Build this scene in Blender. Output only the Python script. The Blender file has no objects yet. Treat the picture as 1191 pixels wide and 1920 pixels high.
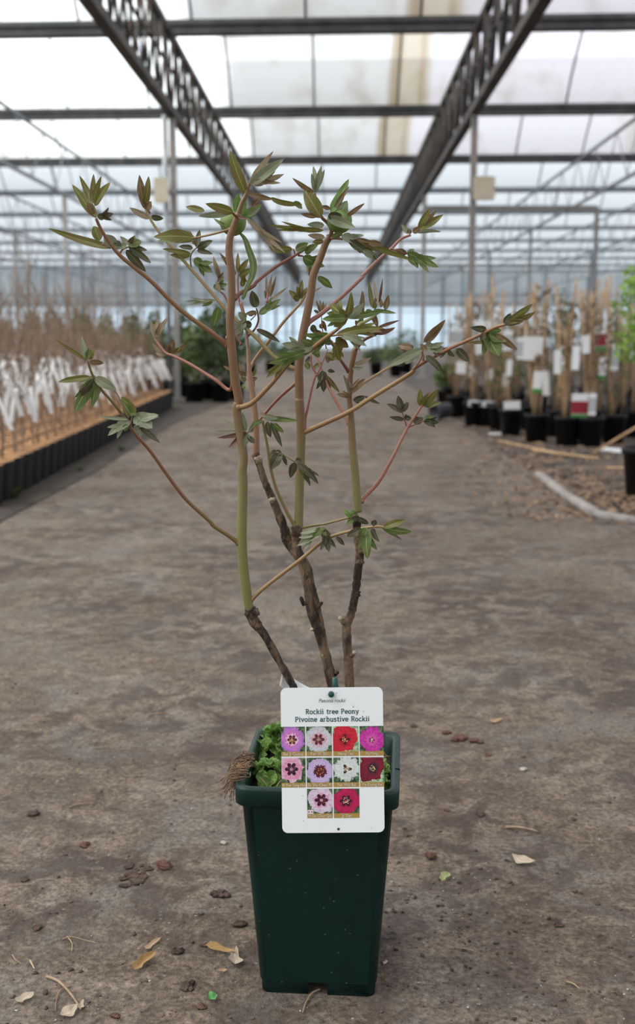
import bpy, math, random
from mathutils import Vector, Matrix, noise
R = random.Random(7)
S = bpy.context.scene
COL = S.collection

# ------------------------------------------------------------------ camera, world, sun, exposure
W_, H_, F_ = 1191.0, 1920.0, 2080.0
HC = 0.81                                   # camera height
PITCH = math.atan((960 - 630) / F_)
YAW = math.atan((631 - 595.5) / F_ * math.cos(PITCH))
cd = bpy.data.cameras.new('camera')
cam = bpy.data.objects.new('camera', cd); COL.objects.link(cam)
cam.location = (0, 0, HC)
cam.rotation_euler = (math.pi / 2 - PITCH, 0, YAW)
cd.sensor_fit = 'VERTICAL'; cd.sensor_height = 36.0; cd.sensor_width = 24.0
cd.lens = F_ / H_ * 36.0
cd.clip_start = 0.05; cd.clip_end = 500
cd.dof.use_dof = True; cd.dof.focus_distance = 1.33; cd.dof.aperture_fstop = 5.6
S.camera = cam
FWD = Vector((-math.sin(YAW) * math.cos(PITCH), math.cos(YAW) * math.cos(PITCH), -math.sin(PITCH)))
RIGHT = Vector((math.cos(YAW), math.sin(YAW), 0)); UP = RIGHT.cross(FWD)

S.view_settings.view_transform = 'Standard'; S.view_settings.look = 'None'
S.view_settings.gamma = 1.0; S.view_settings.use_curve_mapping = False
S.view_settings.exposure = 0.32

world = bpy.data.worlds.new('sky'); S.world = world; world.use_nodes = True
wn = world.node_tree; wn.nodes.clear()
wo = wn.nodes.new('ShaderNodeOutputWorld'); wb = wn.nodes.new('ShaderNodeBackground')
tc = wn.nodes.new('ShaderNodeTexCoord'); sx = wn.nodes.new('ShaderNodeSeparateXYZ'); cr = wn.nodes.new('ShaderNodeValToRGB')
wn.links.new(tc.outputs['Generated'], sx.inputs[0]); wn.links.new(sx.outputs['Z'], cr.inputs[0])
cr.color_ramp.elements[0].position = 0.0; cr.color_ramp.elements[0].color = (0.62, 0.72, 0.80, 1)
cr.color_ramp.elements[1].position = 0.35; cr.color_ramp.elements[1].color = (0.97, 0.985, 1.0, 1)
wn.links.new(cr.outputs[0], wb.inputs[0]); wb.inputs[1].default_value = 1.95
wn.links.new(wb.outputs[0], wo.inputs[0])

sl = bpy.data.lights.new('sun', 'SUN'); sl.energy = 5.0; sl.angle = math.radians(24); sl.color = (1.0, 0.97, 0.92)
so = bpy.data.objects.new('sun', sl); COL.objects.link(so)
so.rotation_euler = Vector((-0.55, -0.12, 0.83)).to_track_quat('Z', 'Y').to_euler()
so.location = (-6, -2, 9)

# ------------------------------------------------------------------ helpers
def ray(x, y): return RIGHT * ((x - W_ / 2) / F_) - UP * ((y - H_ / 2) / F_) + FWD
def atY(x, y, Y):
    d = ray(x, y); return Vector((0, 0, HC)) + d * (Y / d.y)
def atz(x, y, z=0.0):
    d = ray(x, y); return Vector((0, 0, HC)) + d * ((z - HC) / d.z)
def proj(p):
    v = Vector(p) - Vector((0, 0, HC)); k = v.dot(FWD)
    return W_ / 2 + F_ * v.dot(RIGHT) / k, H_ / 2 - F_ * v.dot(UP) / k

def nd(t, kind, **kw):
    n = t.nodes.new(kind)
    for k, v in kw.items(): setattr(n, k, v)
    return n
MATS = {}
def mat(name, c1, c2=None, scale=30, rough=0.6, bump=0.0, bscale=None, transl=0.0, metallic=0.0, stretch=None, lo=0.35, hi=0.65, spec=0.4, detail=4):
    if name in MATS: return MATS[name]
    m = bpy.data.materials.new(name); m.use_nodes = True; t = m.node_tree; t.nodes.clear()
    out = nd(t, 'ShaderNodeOutputMaterial'); b = nd(t, 'ShaderNodeBsdfPrincipled')
    b.inputs['Roughness'].default_value = rough; b.inputs['Metallic'].default_value = metallic
    b.inputs['Specular IOR Level'].default_value = spec
    b.inputs['Base Color'].default_value = (*c1, 1)
    tcd = nd(t, 'ShaderNodeTexCoord'); src = tcd.outputs['Object']
    if stretch:
        mp = nd(t, 'ShaderNodeMapping'); mp.inputs['Scale'].default_value = stretch
        t.links.new(src, mp.inputs[0]); src = mp.outputs[0]
    colout = None
    if c2:
        n = nd(t, 'ShaderNodeTexNoise'); n.inputs['Scale'].default_value = scale; n.inputs['Detail'].default_value = detail
        r = nd(t, 'ShaderNodeValToRGB'); r.color_ramp.elements[0].position = lo; r.color_ramp.elements[1].position = hi
        r.color_ramp.elements[0].color = (*c1, 1); r.color_ramp.elements[1].color = (*c2, 1)
        t.links.new(src, n.inputs['Vector']); t.links.new(n.outputs['Fac'], r.inputs[0]); t.links.new(r.outputs[0], b.inputs['Base Color']); colout = r.outputs[0]
    if bump:
        n2 = nd(t, 'ShaderNodeTexNoise'); n2.inputs['Scale'].default_value = bscale or scale * 2; n2.inputs['Detail'].default_value = 5
        bp = nd(t, 'ShaderNodeBump'); bp.inputs['Strength'].default_value = bump; bp.inputs['Distance'].default_value = 0.01
        t.links.new(src, n2.inputs['Vector']); t.links.new(n2.outputs['Fac'], bp.inputs['Height']); t.links.new(bp.outputs[0], b.inputs['Normal'])
    if transl:
        tr = nd(t, 'ShaderNodeBsdfTranslucent'); tr.inputs[0].default_value = (*[min(1, c * 1.3) for c in c1], 1)
        if colout: t.links.new(colout, tr.inputs[0])
        mx = nd(t, 'ShaderNodeMixShader'); mx.inputs[0].default_value = transl
        t.links.new(b.outputs[0], mx.inputs[1]); t.links.new(tr.outputs[0], mx.inputs[2]); t.links.new(mx.outputs[0], out.inputs[0])
    else: t.links.new(b.outputs[0], out.inputs[0])
    MATS[name] = m; return m

class MB:
    def __init__(s): s.v = []; s.f = []; s.m = []; s.uv = {}
    def add(s, vs, fs, mi=0):
        o = len(s.v); s.v += [tuple(v) for v in vs]
        for f in fs: s.f.append(tuple(i + o for i in f)); s.m.append(mi)
        return o
    def box(s, c, d, M=None, mi=0):
        x, y, z = d[0] / 2, d[1] / 2, d[2] / 2
        vs = [Vector((a * x, b * y, e * z)) for a in (-1, 1) for b in (-1, 1) for e in (-1, 1)]
        if M: vs = [M @ v for v in vs]
        vs = [v + Vector(c) for v in vs]
        s.add(vs, [(0, 1, 3, 2), (4, 6, 7, 5), (0, 4, 5, 1), (2, 3, 7, 6), (0, 2, 6, 4), (1, 5, 7, 3)], mi)
    def bar(s, a, b, w, h, mi=0):
        a, b = Vector(a), Vector(b); d = b - a
        q = d.to_track_quat('Y', 'Z').to_matrix()
        s.box((a + b) / 2, (w, d.length, h), q, mi)
    def tube(s, pts, rad, n=8, mi=0, cap=True):
        pts = [Vector(p) for p in pts]; N = len(pts)
        if not isinstance(rad, (list, tuple)): rad = [rad] * N
        if len(rad) == 2 and N != 2: rad = [rad[0] + (rad[1] - rad[0]) * i / (N - 1) for i in range(N)]
        ref = None; vs = []
        for i, p in enumerate(pts):
            t = (pts[min(i + 1, N - 1)] - pts[max(i - 1, 0)]).normalized()
            if ref is None: ref = t.orthogonal().normalized()
            ref = (ref - t * ref.dot(t)).normalized(); b = t.cross(ref)
            for k in range(n):
                a = 2 * math.pi * k / n; vs.append(p + (ref * math.cos(a) + b * math.sin(a)) * rad[i])
        fs = [(i * n + k, i * n + (k + 1) % n, (i + 1) * n + (k + 1) % n, (i + 1) * n + k) for i in range(N - 1) for k in range(n)]
        if cap: fs += [tuple(range(n - 1, -1, -1)), tuple(range((N - 1) * n, N * n))]
        s.add(vs, fs, mi)
    def ball(s, c, r, M=None, nu=10, nv=7, mi=0, jit=0.0):
        c = Vector(c); r = (r, r, r) if not isinstance(r, (tuple, list)) else r; vs = []; fs = []
        for j in range(nv + 1):
            th = math.pi * j / nv
            for i in range(nu):
                ph = 2 * math.pi * i / nu
                v = Vector((math.sin(th) * math.cos(ph) * r[0], math.sin(th) * math.sin(ph) * r[1], math.cos(th) * r[2]))
                if jit: v *= 1 + jit * noise.noise(v * (2.2 / max(r)) + c * 31)
                vs.append((M @ v if M else v) + c)
        for j in range(nv):
            for i in range(nu): fs.append((j * nu + i, (j + 1) * nu + i, (j + 1) * nu + (i + 1) % nu, j * nu + (i + 1) % nu))
        s.add(vs, fs, mi)
    def build(s, name, mats, parent=None, smooth=True, origin=None):
        me = bpy.data.meshes.new(name)
        o0 = Vector(origin) if origin is not None else Vector((0, 0, 0))
        me.from_pydata([Vector(v) - o0 for v in s.v], [], s.f)
        mats = mats if isinstance(mats, list) else [mats]
        for m in mats: me.materials.append(m)
        if len(mats) > 1: me.polygons.foreach_set('material_index', s.m)
        if smooth: me.polygons.foreach_set('use_smooth', [True] * len(me.polygons))
        if s.uv:
            u = me.uv_layers.new(name='uv')
            for l in me.loops: u.data[l.index].uv = s.uv.get(l.vertex_index, (0, 0))
        me.update()
        o = bpy.data.objects.new(name, me); COL.objects.link(o)
        o.location = o0
        if parent: o.parent = parent
        return o
def tag(o, label, cat, group=None, kind=None):
    if label: o['label'] = label
    if cat: o['category'] = cat
    if group: o['group'] = group
    if kind: o['kind'] = kind
    return o
def struct(o, label=None):
    o['kind'] = 'structure'
    if label: o['label'] = label
    return o
def empty(name, loc, rz=0.0):
    o = bpy.data.objects.new(name, None); COL.objects.link(o); o.location = loc; o.rotation_euler = (0, 0, rz); o.empty_display_size = 0.1
    return o
def copy_tree(o, parent=None):
    c = o.copy(); COL.objects.link(c)
    if parent: c.parent = parent
    for ch in list(o.children): copy_tree(ch, c)
    return c
def spline(pts, n=6):
    pts = [Vector(p) for p in pts]
    if len(pts) < 3: return [pts[0].lerp(pts[-1], i / n) for i in range(n + 1)]
    P = [pts[0] * 2 - pts[1]] + pts + [pts[-1] * 2 - pts[-2]]; out = []
    for i in range(1, len(P) - 2):
        a, b, c, d = P[i - 1], P[i], P[i + 1], P[i + 2]
        for k in range(n):
            t = k / n
            out.append(0.5 * ((2 * b) + (c - a) * t + (2 * a - 5 * b + 4 * c - d) * t * t + (3 * b - a - 3 * c + d) * t ** 3))
    out.append(pts[-1]); return out
def rrect(hx, hy, r, n=4):
    o = []
    for cx, cy, a0 in ((hx - r, hy - r, 0), (-hx + r, hy - r, 90), (-hx + r, -hy + r, 180), (hx - r, -hy + r, 270)):
        for k in range(n + 1):
            a = math.radians(a0 + 90 * k / n); o.append((cx + r * math.cos(a), cy + r * math.sin(a)))
    return o
def loft(mb, rings, mi=0, cap0=False, cap1=False):
    n = len(rings[0]); vs = [v for r in rings for v in r]
    fs = [(i * n + k, i * n + (k + 1) % n, (i + 1) * n + (k + 1) % n, (i + 1) * n + k) for i in range(len(rings) - 1) for k in range(n)]
    if cap0: fs.append(tuple(range(n - 1, -1, -1)))
    if cap1: fs.append(tuple(range((len(rings) - 1) * n, len(rings) * n)))
    mb.add(vs, fs, mi)

# ------------------------------------------------------------------ ground
def ground_material():
    m = bpy.data.materials.new('muddy_concrete'); m.use_nodes = True; t = m.node_tree; t.nodes.clear()
    out = nd(t, 'ShaderNodeOutputMaterial'); b = nd(t, 'ShaderNodeBsdfPrincipled'); b.inputs['Specular IOR Level'].default_value = 0.25
    tcd = nd(t, 'ShaderNodeTexCoord')
    def N(scale, detail=6, rough=0.6, dist=0.0):
        n = nd(t, 'ShaderNodeTexNoise'); n.inputs['Scale'].default_value = scale; n.inputs['Detail'].default_value = detail
        n.inputs['Roughness'].default_value = rough; n.inputs['Distortion'].default_value = dist
        t.links.new(tcd.outputs['Object'], n.inputs['Vector']); return n.outputs['Fac']
    def ramp(f, stops):
        r = nd(t, 'ShaderNodeValToRGB'); e = r.color_ramp.elements
        while len(e) < len(stops): e.new(0.5)
        for i, (p, c) in enumerate(stops): e[i].position = p; e[i].color = (*c, 1)
        t.links.new(f, r.inputs[0]); return r.outputs[0]
    def mix(f, a, c, mode='MIX'):
        x = nd(t, 'ShaderNodeMix', data_type='RGBA', blend_type=mode)
        if isinstance(f, float): x.inputs[0].default_value = f
        else: t.links.new(f, x.inputs[0])
        for s_, v in ((x.inputs[6], a), (x.inputs[7], c)):
            if isinstance(v, tuple): s_.default_value = (*v, 1)
            else: t.links.new(v, s_)
        return x.outputs[2]
    base = ramp(N(2.2, 8, 0.65), [(0.30, (0.098, 0.070, 0.050)), (0.5, (0.152, 0.114, 0.085)), (0.70, (0.212, 0.174, 0.142))])
    grit = ramp(N(120, 6, 0.75), [(0.36, (0.30, 0.26, 0.24)), (0.5, (0.98, 0.97, 0.96)), (0.66, (1.75, 1.75, 1.75))])
    c = mix(0.80, base, grit, 'MULTIPLY')
    med = ramp(N(30, 7, 0.72, 0.4), [(0.36, (0.48, 0.43, 0.40)), (0.5, (1, 1, 1)), (0.66, (1.45, 1.47, 1.5))]); c = mix(0.85, c, med, 'MULTIPLY')
    gp_ = ramp(N(5.5, 5, 0.6, 0.8), [(0.48, (0, 0, 0)), (0.60, (0.6, 0.6, 0.6))]); c = mix(gp_, c, mix(0.7, (0.155, 0.134, 0.118), grit, 'MULTIPLY'))
    mud = ramp(N(11, 7, 0.7, 0.6), [(0.44, (0, 0, 0)), (0.56, (1, 1, 1))])
    big = ramp(N(1.7, 3, 0.5), [(0.34, (0.15, 0.15, 0.15)), (0.56, (1, 1, 1))])
    mudf = mix(1.0, mud, big, 'MULTIPLY')
    c = mix(mix(1.0, mudf, (0.85, 0.85, 0.85), 'MULTIPLY'), c, (0.052, 0.034, 0.025))
    pale = ramp(N(26, 5, 0.7), [(0.60, (0, 0, 0)), (0.75, (1, 1, 1))])
    c = mix(mix(1.0, pale, (0.5, 0.5, 0.5), 'MULTIPLY'), c, (0.24, 0.22, 0.205))
    vor = nd(t, 'ShaderNodeTexVoronoi'); vor.inputs['Scale'].default_value = 55; t.links.new(tcd.outputs['Object'], vor.inputs['Vector'])
    st = ramp(vor.outputs['Distance'], [(0.05, (1, 1, 1)), (0.13, (0, 0, 0))])
    c = mix(mix(1.0, st, ramp(N(7, 2), [(0.5, (0, 0, 0)), (0.6, (0.8, 0.8, 0.8))]), 'MULTIPLY'), c, (0.30, 0.27, 0.25))
    t.links.new(c, b.inputs['Base Color'])
    rr = ramp(N(3, 4), [(0.35, (0.62, 0.62, 0.62)), (0.7, (0.9, 0.9, 0.9))]); t.links.new(rr, b.inputs['Roughness'])
    h = nd(t, 'ShaderNodeMath', operation='ADD'); h2 = nd(t, 'ShaderNodeMath', operation='MULTIPLY'); h2.inputs[1].default_value = 1.6
    t.links.new(N(14, 6, 0.65), h2.inputs[0]); t.links.new(h2.outputs[0], h.inputs[0]); t.links.new(N(90, 5, 0.7), h.inputs[1])
    bp = nd(t, 'ShaderNodeBump'); bp.inputs['Strength'].default_value = 0.8; bp.inputs['Distance'].default_value = 0.008
    t.links.new(h.outputs[0], bp.inputs['Height']); t.links.new(bp.outputs[0], b.inputs['Normal'])
    t.links.new(b.outputs[0], out.inputs[0]); return m
g = MB(); g.add([(-40, -12, 0), (40, -12, 0), (40, 80, 0), (-40, 80, 0)], [(0, 1, 2, 3)])
struct(g.build('floor', ground_material(), smooth=False), 'brown muddy concrete floor of the greenhouse aisle')

def strip_poly(name, pts, z, m, label):
    b = MB(); n = len(pts); b.add([(p[0], p[1], z) for p in pts] + [(p[0], p[1], -0.02) for p in pts],
        [tuple(range(n))] + [(i, i + n, (i + 1) % n + n, (i + 1) % n) for i in range(n)])
    return struct(b.build(name, m, smooth=False), label)
verge = [atz(845, 775), atz(880, 800), atz(935, 842), atz(1010, 893), atz(1065, 935), atz(1120, 968), atz(1200, 983)]
verge = [(p.x, p.y) for p in verge]
soil_cloth = mat('ground_cloth', (0.020, 0.018, 0.018), (0.090, 0.062, 0.047), 4, 0.85, 0.3, 60)
strip_poly('ground_cloth_right', [(verge[0][0], 34)] + verge[:1] + verge[1:] + [(9, verge[-1][1] - 0.2), (9, 34)], 0.008, soil_cloth, 'black ground cloth with soil under the right hand pots')
# kerb of worn concrete along the verge
kb = MB()
for a, b_ in zip(verge[3:-1], verge[4:]):
    kb.bar((a[0], a[1], 0.008), (b_[0], b_[1], 0.008), 0.05, 0.035)
struct(kb.build('trim_kerb', mat('kerb', (0.24, 0.21, 0.19), (0.34, 0.31, 0.29), 14, 0.9, 0.4)), 'pale broken concrete kerb along the right edge of the aisle')
lv = [atz(-10, 985), atz(60, 948), atz(180, 885), atz(250, 840), atz(335, 790)]
lv = [(p.x, p.y) for p in lv]
strip_poly('ground_cloth_left', lv + [(-1.15, 17), (-12, 17), (-12, 4.0)], 0.006, mat('dark_soil', (0.020, 0.015, 0.011), (0.060, 0.045, 0.034), 9, 0.9, 0.4), 'dark soil and cloth under the left block of pots')

# ------------------------------------------------------------------ greenhouse shell
dark_steel = mat('dark_steel', (0.055, 0.055, 0.06), (0.10, 0.095, 0.095), 4, 0.55, metallic=0.3)
truss_m = mat('truss_steel', (0.045, 0.043, 0.045), (0.11, 0.09, 0.075), 3, 0.6, metallic=0.3)
galv = mat('galvanised_steel', (0.26, 0.28, 0.29), (0.36, 0.37, 0.37), 6, 0.5, metallic=0.35)
post_m = mat('post_paint', (0.24, 0.22, 0.20), (0.32, 0.30, 0.28), 3, 0.6)
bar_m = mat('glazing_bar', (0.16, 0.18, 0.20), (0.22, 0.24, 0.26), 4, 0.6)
def roof_material(name, tint, alpha, dirt=True):
    m = bpy.data.materials.new(name); m.use_nodes = True; t = m.node_tree; t.nodes.clear()
    out = nd(t, 'ShaderNodeOutputMaterial'); tr = nd(t, 'ShaderNodeBsdfTransparent'); tl = nd(t, 'ShaderNodeBsdfTranslucent')
    mx = nd(t, 'ShaderNodeMixShader'); mx.inputs[0].default_value = 1 - alpha
    tl.inputs[0].default_value = (*tint, 1); tr.inputs[0].default_value = (*tint, 1)
    if dirt:
        tcd = nd(t, 'ShaderNodeTexCoord'); sp = nd(t, 'ShaderNodeSeparateXYZ'); t.links.new(tcd.outputs['Object'], sp.inputs[0])
        n = nd(t, 'ShaderNodeTexNoise'); n.inputs['Scale'].default_value = 0.9; n.inputs['Detail'].default_value = 5
        mp = nd(t, 'ShaderNodeMapping'); mp.inputs['Scale'].default_value = (1.2, 0.5, 1); t.links.new(tcd.outputs['Object'], mp.inputs[0]); t.links.new(mp.outputs[0], n.inputs['Vector'])
        ad = nd(t, 'ShaderNodeMath', operation='MULTIPLY_ADD'); ad.inputs[1].default_value = 0.14; t.links.new(n.outputs['Fac'], ad.inputs[0]); t.links.new(sp.outputs['X'], ad.inputs[2])
        mr = nd(t, 'ShaderNodeMapRange'); mr.inputs[1].default_value = -8; mr.inputs[2].default_value = 8; t.links.new(ad.outputs[0], mr.inputs[0])
        r = nd(t, 'ShaderNodeValToRGB'); e = r.color_ramp.elements
        def pos(x): return (x + 0.05 + 8) / 16
        clean = (0.84, 0.87, 0.88); cream = (0.40, 0.415, 0.425); brown = (0.24, 0.20, 0.145); tan = (0.335, 0.31, 0.265); lilac = (0.44, 0.44, 0.475)
        stops = [(-8, clean), (-1.95, clean), (-1.70, cream), (0.86, cream), (0.90, brown), (1.03, brown), (1.08, tan), (1.36, tan), (1.40, brown), (1.47, tan), (1.58, lilac), (8, lilac)]
        while len(e) < len(stops): e.new(0.5)
        for i, (x, c) in enumerate(stops): e[i].position = pos(x); e[i].color = (*c, 1)
        t.links.new(mr.outputs[0], r.inputs[0])
        n2 = nd(t, 'ShaderNodeTexNoise'); n2.inputs['Scale'].default_value = 1.4; n2.inputs['Detail'].default_value = 6
        t.links.new(mp.outputs[0], n2.inputs['Vector'])
        r2 = nd(t, 'ShaderNodeValToRGB'); r2.color_ramp.elements[0].position = 0.52; r2.color_ramp.elements[0].color = (1, 1, 1, 1)
        r2.color_ramp.elements[1].position = 0.78; r2.color_ramp.elements[1].color = (0.72, 0.68, 0.60, 1); t.links.new(n2.outputs['Fac'], r2.inputs[0])
        mm = nd(t, 'ShaderNodeMix', data_type='RGBA', blend_type='MULTIPLY'); mm.inputs[0].default_value = 1.0
        t.links.new(r.outputs[0], mm.inputs[6]); t.links.new(r2.outputs[0], mm.inputs[7])
        t.links.new(mm.outputs[2], tl.inputs[0]); t.links.new(mm.outputs[2], tr.inputs[0])
    t.links.new(tr.outputs[0], mx.inputs[1]); t.links.new(tl.outputs[0], mx.inputs[2]); t.links.new(mx.outputs[0], out.inputs[0]); return m
panel_m = roof_material('translucent_roof_panel', (0.95, 0.97, 1), 0.36)
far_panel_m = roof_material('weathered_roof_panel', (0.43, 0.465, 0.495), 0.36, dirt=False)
wall_panel_m = roof_material('translucent_wall_panel', (0.50, 0.57, 0.62), 0.5, dirt=False)
ZG = 3.5; ZR = 4.46; SPAN = 5.15; RISE = 1.28; Y0 = 14.1; X0, X1 = -20.0, 20.0; ROT = math.radians(-1.9)
YS = [Y0 + SPAN * k for k in range(-5, 11)]
rot = Matrix.Rotation(ROT, 3, 'Z')
def gut(x, y, z):                       # gutters run a little askew to the aisle
    v = rot @ Vector((x, 0, 0)); return Vector((v.x, v.y + y, z))
def arc(t): return t * SPAN, RISE * math.sin(math.pi * t) ** 0.85
# gutters
for i, y in enumerate(YS):
    b = MB(); far = y > 26; b.bar(gut(X0, y, ZR), gut(X1, y, ZR), 0.10 if far else 0.15, 0.06 if far else 0.10); b.bar(gut(X0, y, ZR + 0.075), gut(X1, y, ZR + 0.075), 0.13 if far else 0.24, 0.06)  # far gutters slimmer and lighter: distance haze put into colour and size
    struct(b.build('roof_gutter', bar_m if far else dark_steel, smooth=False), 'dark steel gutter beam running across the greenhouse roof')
NT = 14
hoop_mesh = None
for i, y in enumerate(YS[:-1]):
    b = MB(); vs = []
    for k in range(NT + 1):
        dy, dz = arc(k / NT)
        vs += [gut(X0, y + dy, ZR + 0.12 + dz), gut(X1, y + dy, ZR + 0.12 + dz)]
    b.add(vs, [(2 * k, 2 * k + 1, 2 * k + 3, 2 * k + 2) for k in range(NT)])
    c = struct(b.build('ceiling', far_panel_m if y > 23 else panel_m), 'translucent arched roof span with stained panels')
    for t, r in ((0.26, 0.018), (0.5, 0.024), (0.74, 0.024)):
        dy, dz = arc(t); p = MB(); p.tube([gut(X0, y + dy, ZR + 0.09 + dz), gut(X1, y + dy, ZR + 0.09 + dz)], r, 6)
        p.build('purlin', bar_m, c)
    if hoop_mesh is None:
        h = MB(); h.tube([(0, arc(k / NT)[0], ZR + 0.095 + arc(k / NT)[1]) for k in range(NT + 1)], 0.018, 6)
        hb = h.build('hoop_bar', bar_m, c); hoop_mesh = hb.data
        hb.location = gut(X0 + 0.3, y, 0)
        start = 1
    else: start = 0
    for k in range(start, 29):
        x = X0 + 0.3 + 1.38 * k
        o = bpy.data.objects.new('hoop_bar', hoop_mesh); COL.objects.link(o); o.parent = c; o.location = gut(x, y, 0)
# lattice girders along the aisle
TX = [-11.6, -8.4, -5.2, -2.0, 1.65, 4.95, 8.2, 11.5]
for ti, x in enumerate(TX):
    main = ti in (3, 4); tm = truss_m if main else bar_m
    e = struct(empty('roof_truss', (x, 0, ZG)), 'dark steel lattice girder running along the roof')
    ya, yb = -6.0, 62.0; D = 0.87
    b = MB(); b.bar((x, ya, ZG - 0.02), (x, yb, ZG - 0.02), 0.11 if main else 0.05, 0.09 if main else 0.05); b.build('bottom_chord', tm, e, smooth=False, origin=None).matrix_parent_inverse = Matrix.Translation((-x, 0, -ZG))
    b = MB(); b.bar((x, ya, ZG + D), (x, yb, ZG + D), 0.08 if main else 0.045, 0.07 if main else 0.045)
    if main: b.bar((x, ya, ZG + D * 0.55), (x, yb, ZG + D * 0.55), 0.03, 0.03)
    b.build('top_chord', tm, e, smooth=False).matrix_parent_inverse = Matrix.Translation((-x, 0, -ZG))
    b = MB(); y = ya; up = True
    while y < yb - 0.4:
        b.tube([(x - 0.02, y, ZG if up else ZG + D), (x - 0.02, y + (0.42 if main else 0.8), ZG + D if up else ZG)], 0.019 if main else 0.010, 5)
        if main: b.tube([(x + 0.03, y + 0.2, ZG if up else ZG + D), (x + 0.03, y + 0.62, ZG + D if up else ZG)], 0.017, 5)
        y += 0.42 if main else 0.8; up = not up
    b.build('web_bracing', tm, e).matrix_parent_inverse = Matrix.Translation((-x, 0, -ZG))
# posts
PY = [13.95, 21.6, 29.3, 37.0, 44.7, 52.4]
def post(x, y, m, w=0.085, label=''):
    b = MB(); b.box((x, y, ZG / 2 - 0.02), (w, w, ZG)); b.box((x, y, 0.02), (0.2, 0.2, 0.04)); 
    return struct(b.build('post', m, smooth=False), label)
for y in PY:
    for x in TX:
        if x == 4.95 and 21 < y < 22: continue
        post(x, y - x * 0.033, post_m if y < 30 else bar_m, 0.075, 'grey steel roof post of the greenhouse')
dp = MB(); dp.tube([(-2.09, 13.98, 0), (-2.09, 13.98, 3.45)], 0.035, 10)
struct(dp.build('downpipe', galv), 'pale grey downpipe beside the left post')
# portal frame on the far right
fr = MB(); ytp = 21.3
a1, a2 = atY(800, 390, ytp), atY(1120, 390, ytp)
fr.bar(a1, a2, 0.08, 0.09); m1, m2 = atY(812, 499, ytp), atY(1120, 499, ytp); fr.bar(m1, m2, 0.06, 0.05)
fr.bar((a2.x, ytp, 0), (a2.x, ytp, a2.z), 0.07, 0.07)
struct(fr.build('door_frame', mat('portal_paint', (0.20, 0.19, 0.18), (0.26, 0.25, 0.24), 4, 0.6), smooth=False), 'grey steel portal frame beside the right hand posts')
# end wall and side walls
YE = YS[-1]
ew = MB(); ew.add([(X0, YE, 0), (X1, YE, 0), (X1, YE, 2.45), (X0, YE, 2.45)], [(0, 1, 2, 3)])
gw = MB(); gw.add([(X0, YE + 0.02, 2.45), (X1, YE + 0.02, 2.45), (X1, YE + 0.02, ZR + 1.4), (X0, YE + 0.02, ZR + 1.4)], [(0, 1, 2, 3)])
struct(gw.build('wall_far', mat('gable_sheet', (0.30, 0.33, 0.35), (0.36, 0.39, 0.41), 1.5, 0.8, transl=0.3), smooth=False), 'duller grey sheeting on the upper half of the far end wall')
ewo = struct(ew.build('wall_far', wall_panel_m, smooth=False), 'bluish translucent end wall of the greenhouse')
for k in range(28):
    x = X0 + 1.45 * k
    if k == 0: continue
    b = MB(); b.box((x, YE - 0.05, ZR / 2), (0.05, 0.05, ZR)); b.build('mullion', bar_m, ewo, smooth=False)
for z in (1.0, 2.2, 2.7, 3.2):
    b = MB(); b.box((0, YE - 0.05, z), (X1 - X0, 0.05, 0.05)); b.build('rail', bar_m, ewo, smooth=False)
for nm, x in (('wall_left', X0), ('wall_right', X1)):
    w = MB(); w.add([(x, YS[0], 0), (x, YE, 0), (x, YE, ZR + 0.05), (x, YS[0], ZR + 0.05)], [(0, 1, 2, 3)])
    struct(w.build(nm, wall_panel_m, smooth=False), 'translucent side wall of the greenhouse')

rw = MB(); rw.add([(X0, YS[0], 0), (X1, YS[0], 0), (X1, YS[0], ZR + 0.1), (X0, YS[0], ZR + 0.1)], [(0, 1, 2, 3)])  # opaque wall added out of view to hold back light on the pot front
struct(rw.build('wall_near_blocker', mat('grey_blocker_panel', (0.40, 0.40, 0.40), (0.46, 0.46, 0.45), 2, 0.7), smooth=False), 'unseen opaque grey end wall added behind the camera to cut frontal light')

# cream sensor boxes on the posts
def sensor(px, py, Y, w, h, label):
    p = atY(px, py, Y); b = MB()
    hw, hh = w / 2, h / 2
    e = empty('control_box', p)
    loft(b, [[(x, yy, z) for x, z in rrect(hw, hh, 0.02)] for yy in (0.04, -0.04)], cap0=True, cap1=True)
    b.build('box_body', mat('cream_plastic', (0.52, 0.44, 0.33), (0.58, 0.50, 0.39), 5, 0.5), e, smooth=False)
    b = MB(); b.box((0, 0.06, 0), (w + 0.14, 0.05, 0.04)); b.build('bracket', galv, e, smooth=False)
    tag(e, label, 'box')
sensor(908, 353, 13.72, 0.25, 0.27, 'cream control box fixed to the right hand roof post')
sensor(303, 357, 13.85, 0.17, 0.29, 'pale cream box fixed beside the left roof post')

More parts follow.
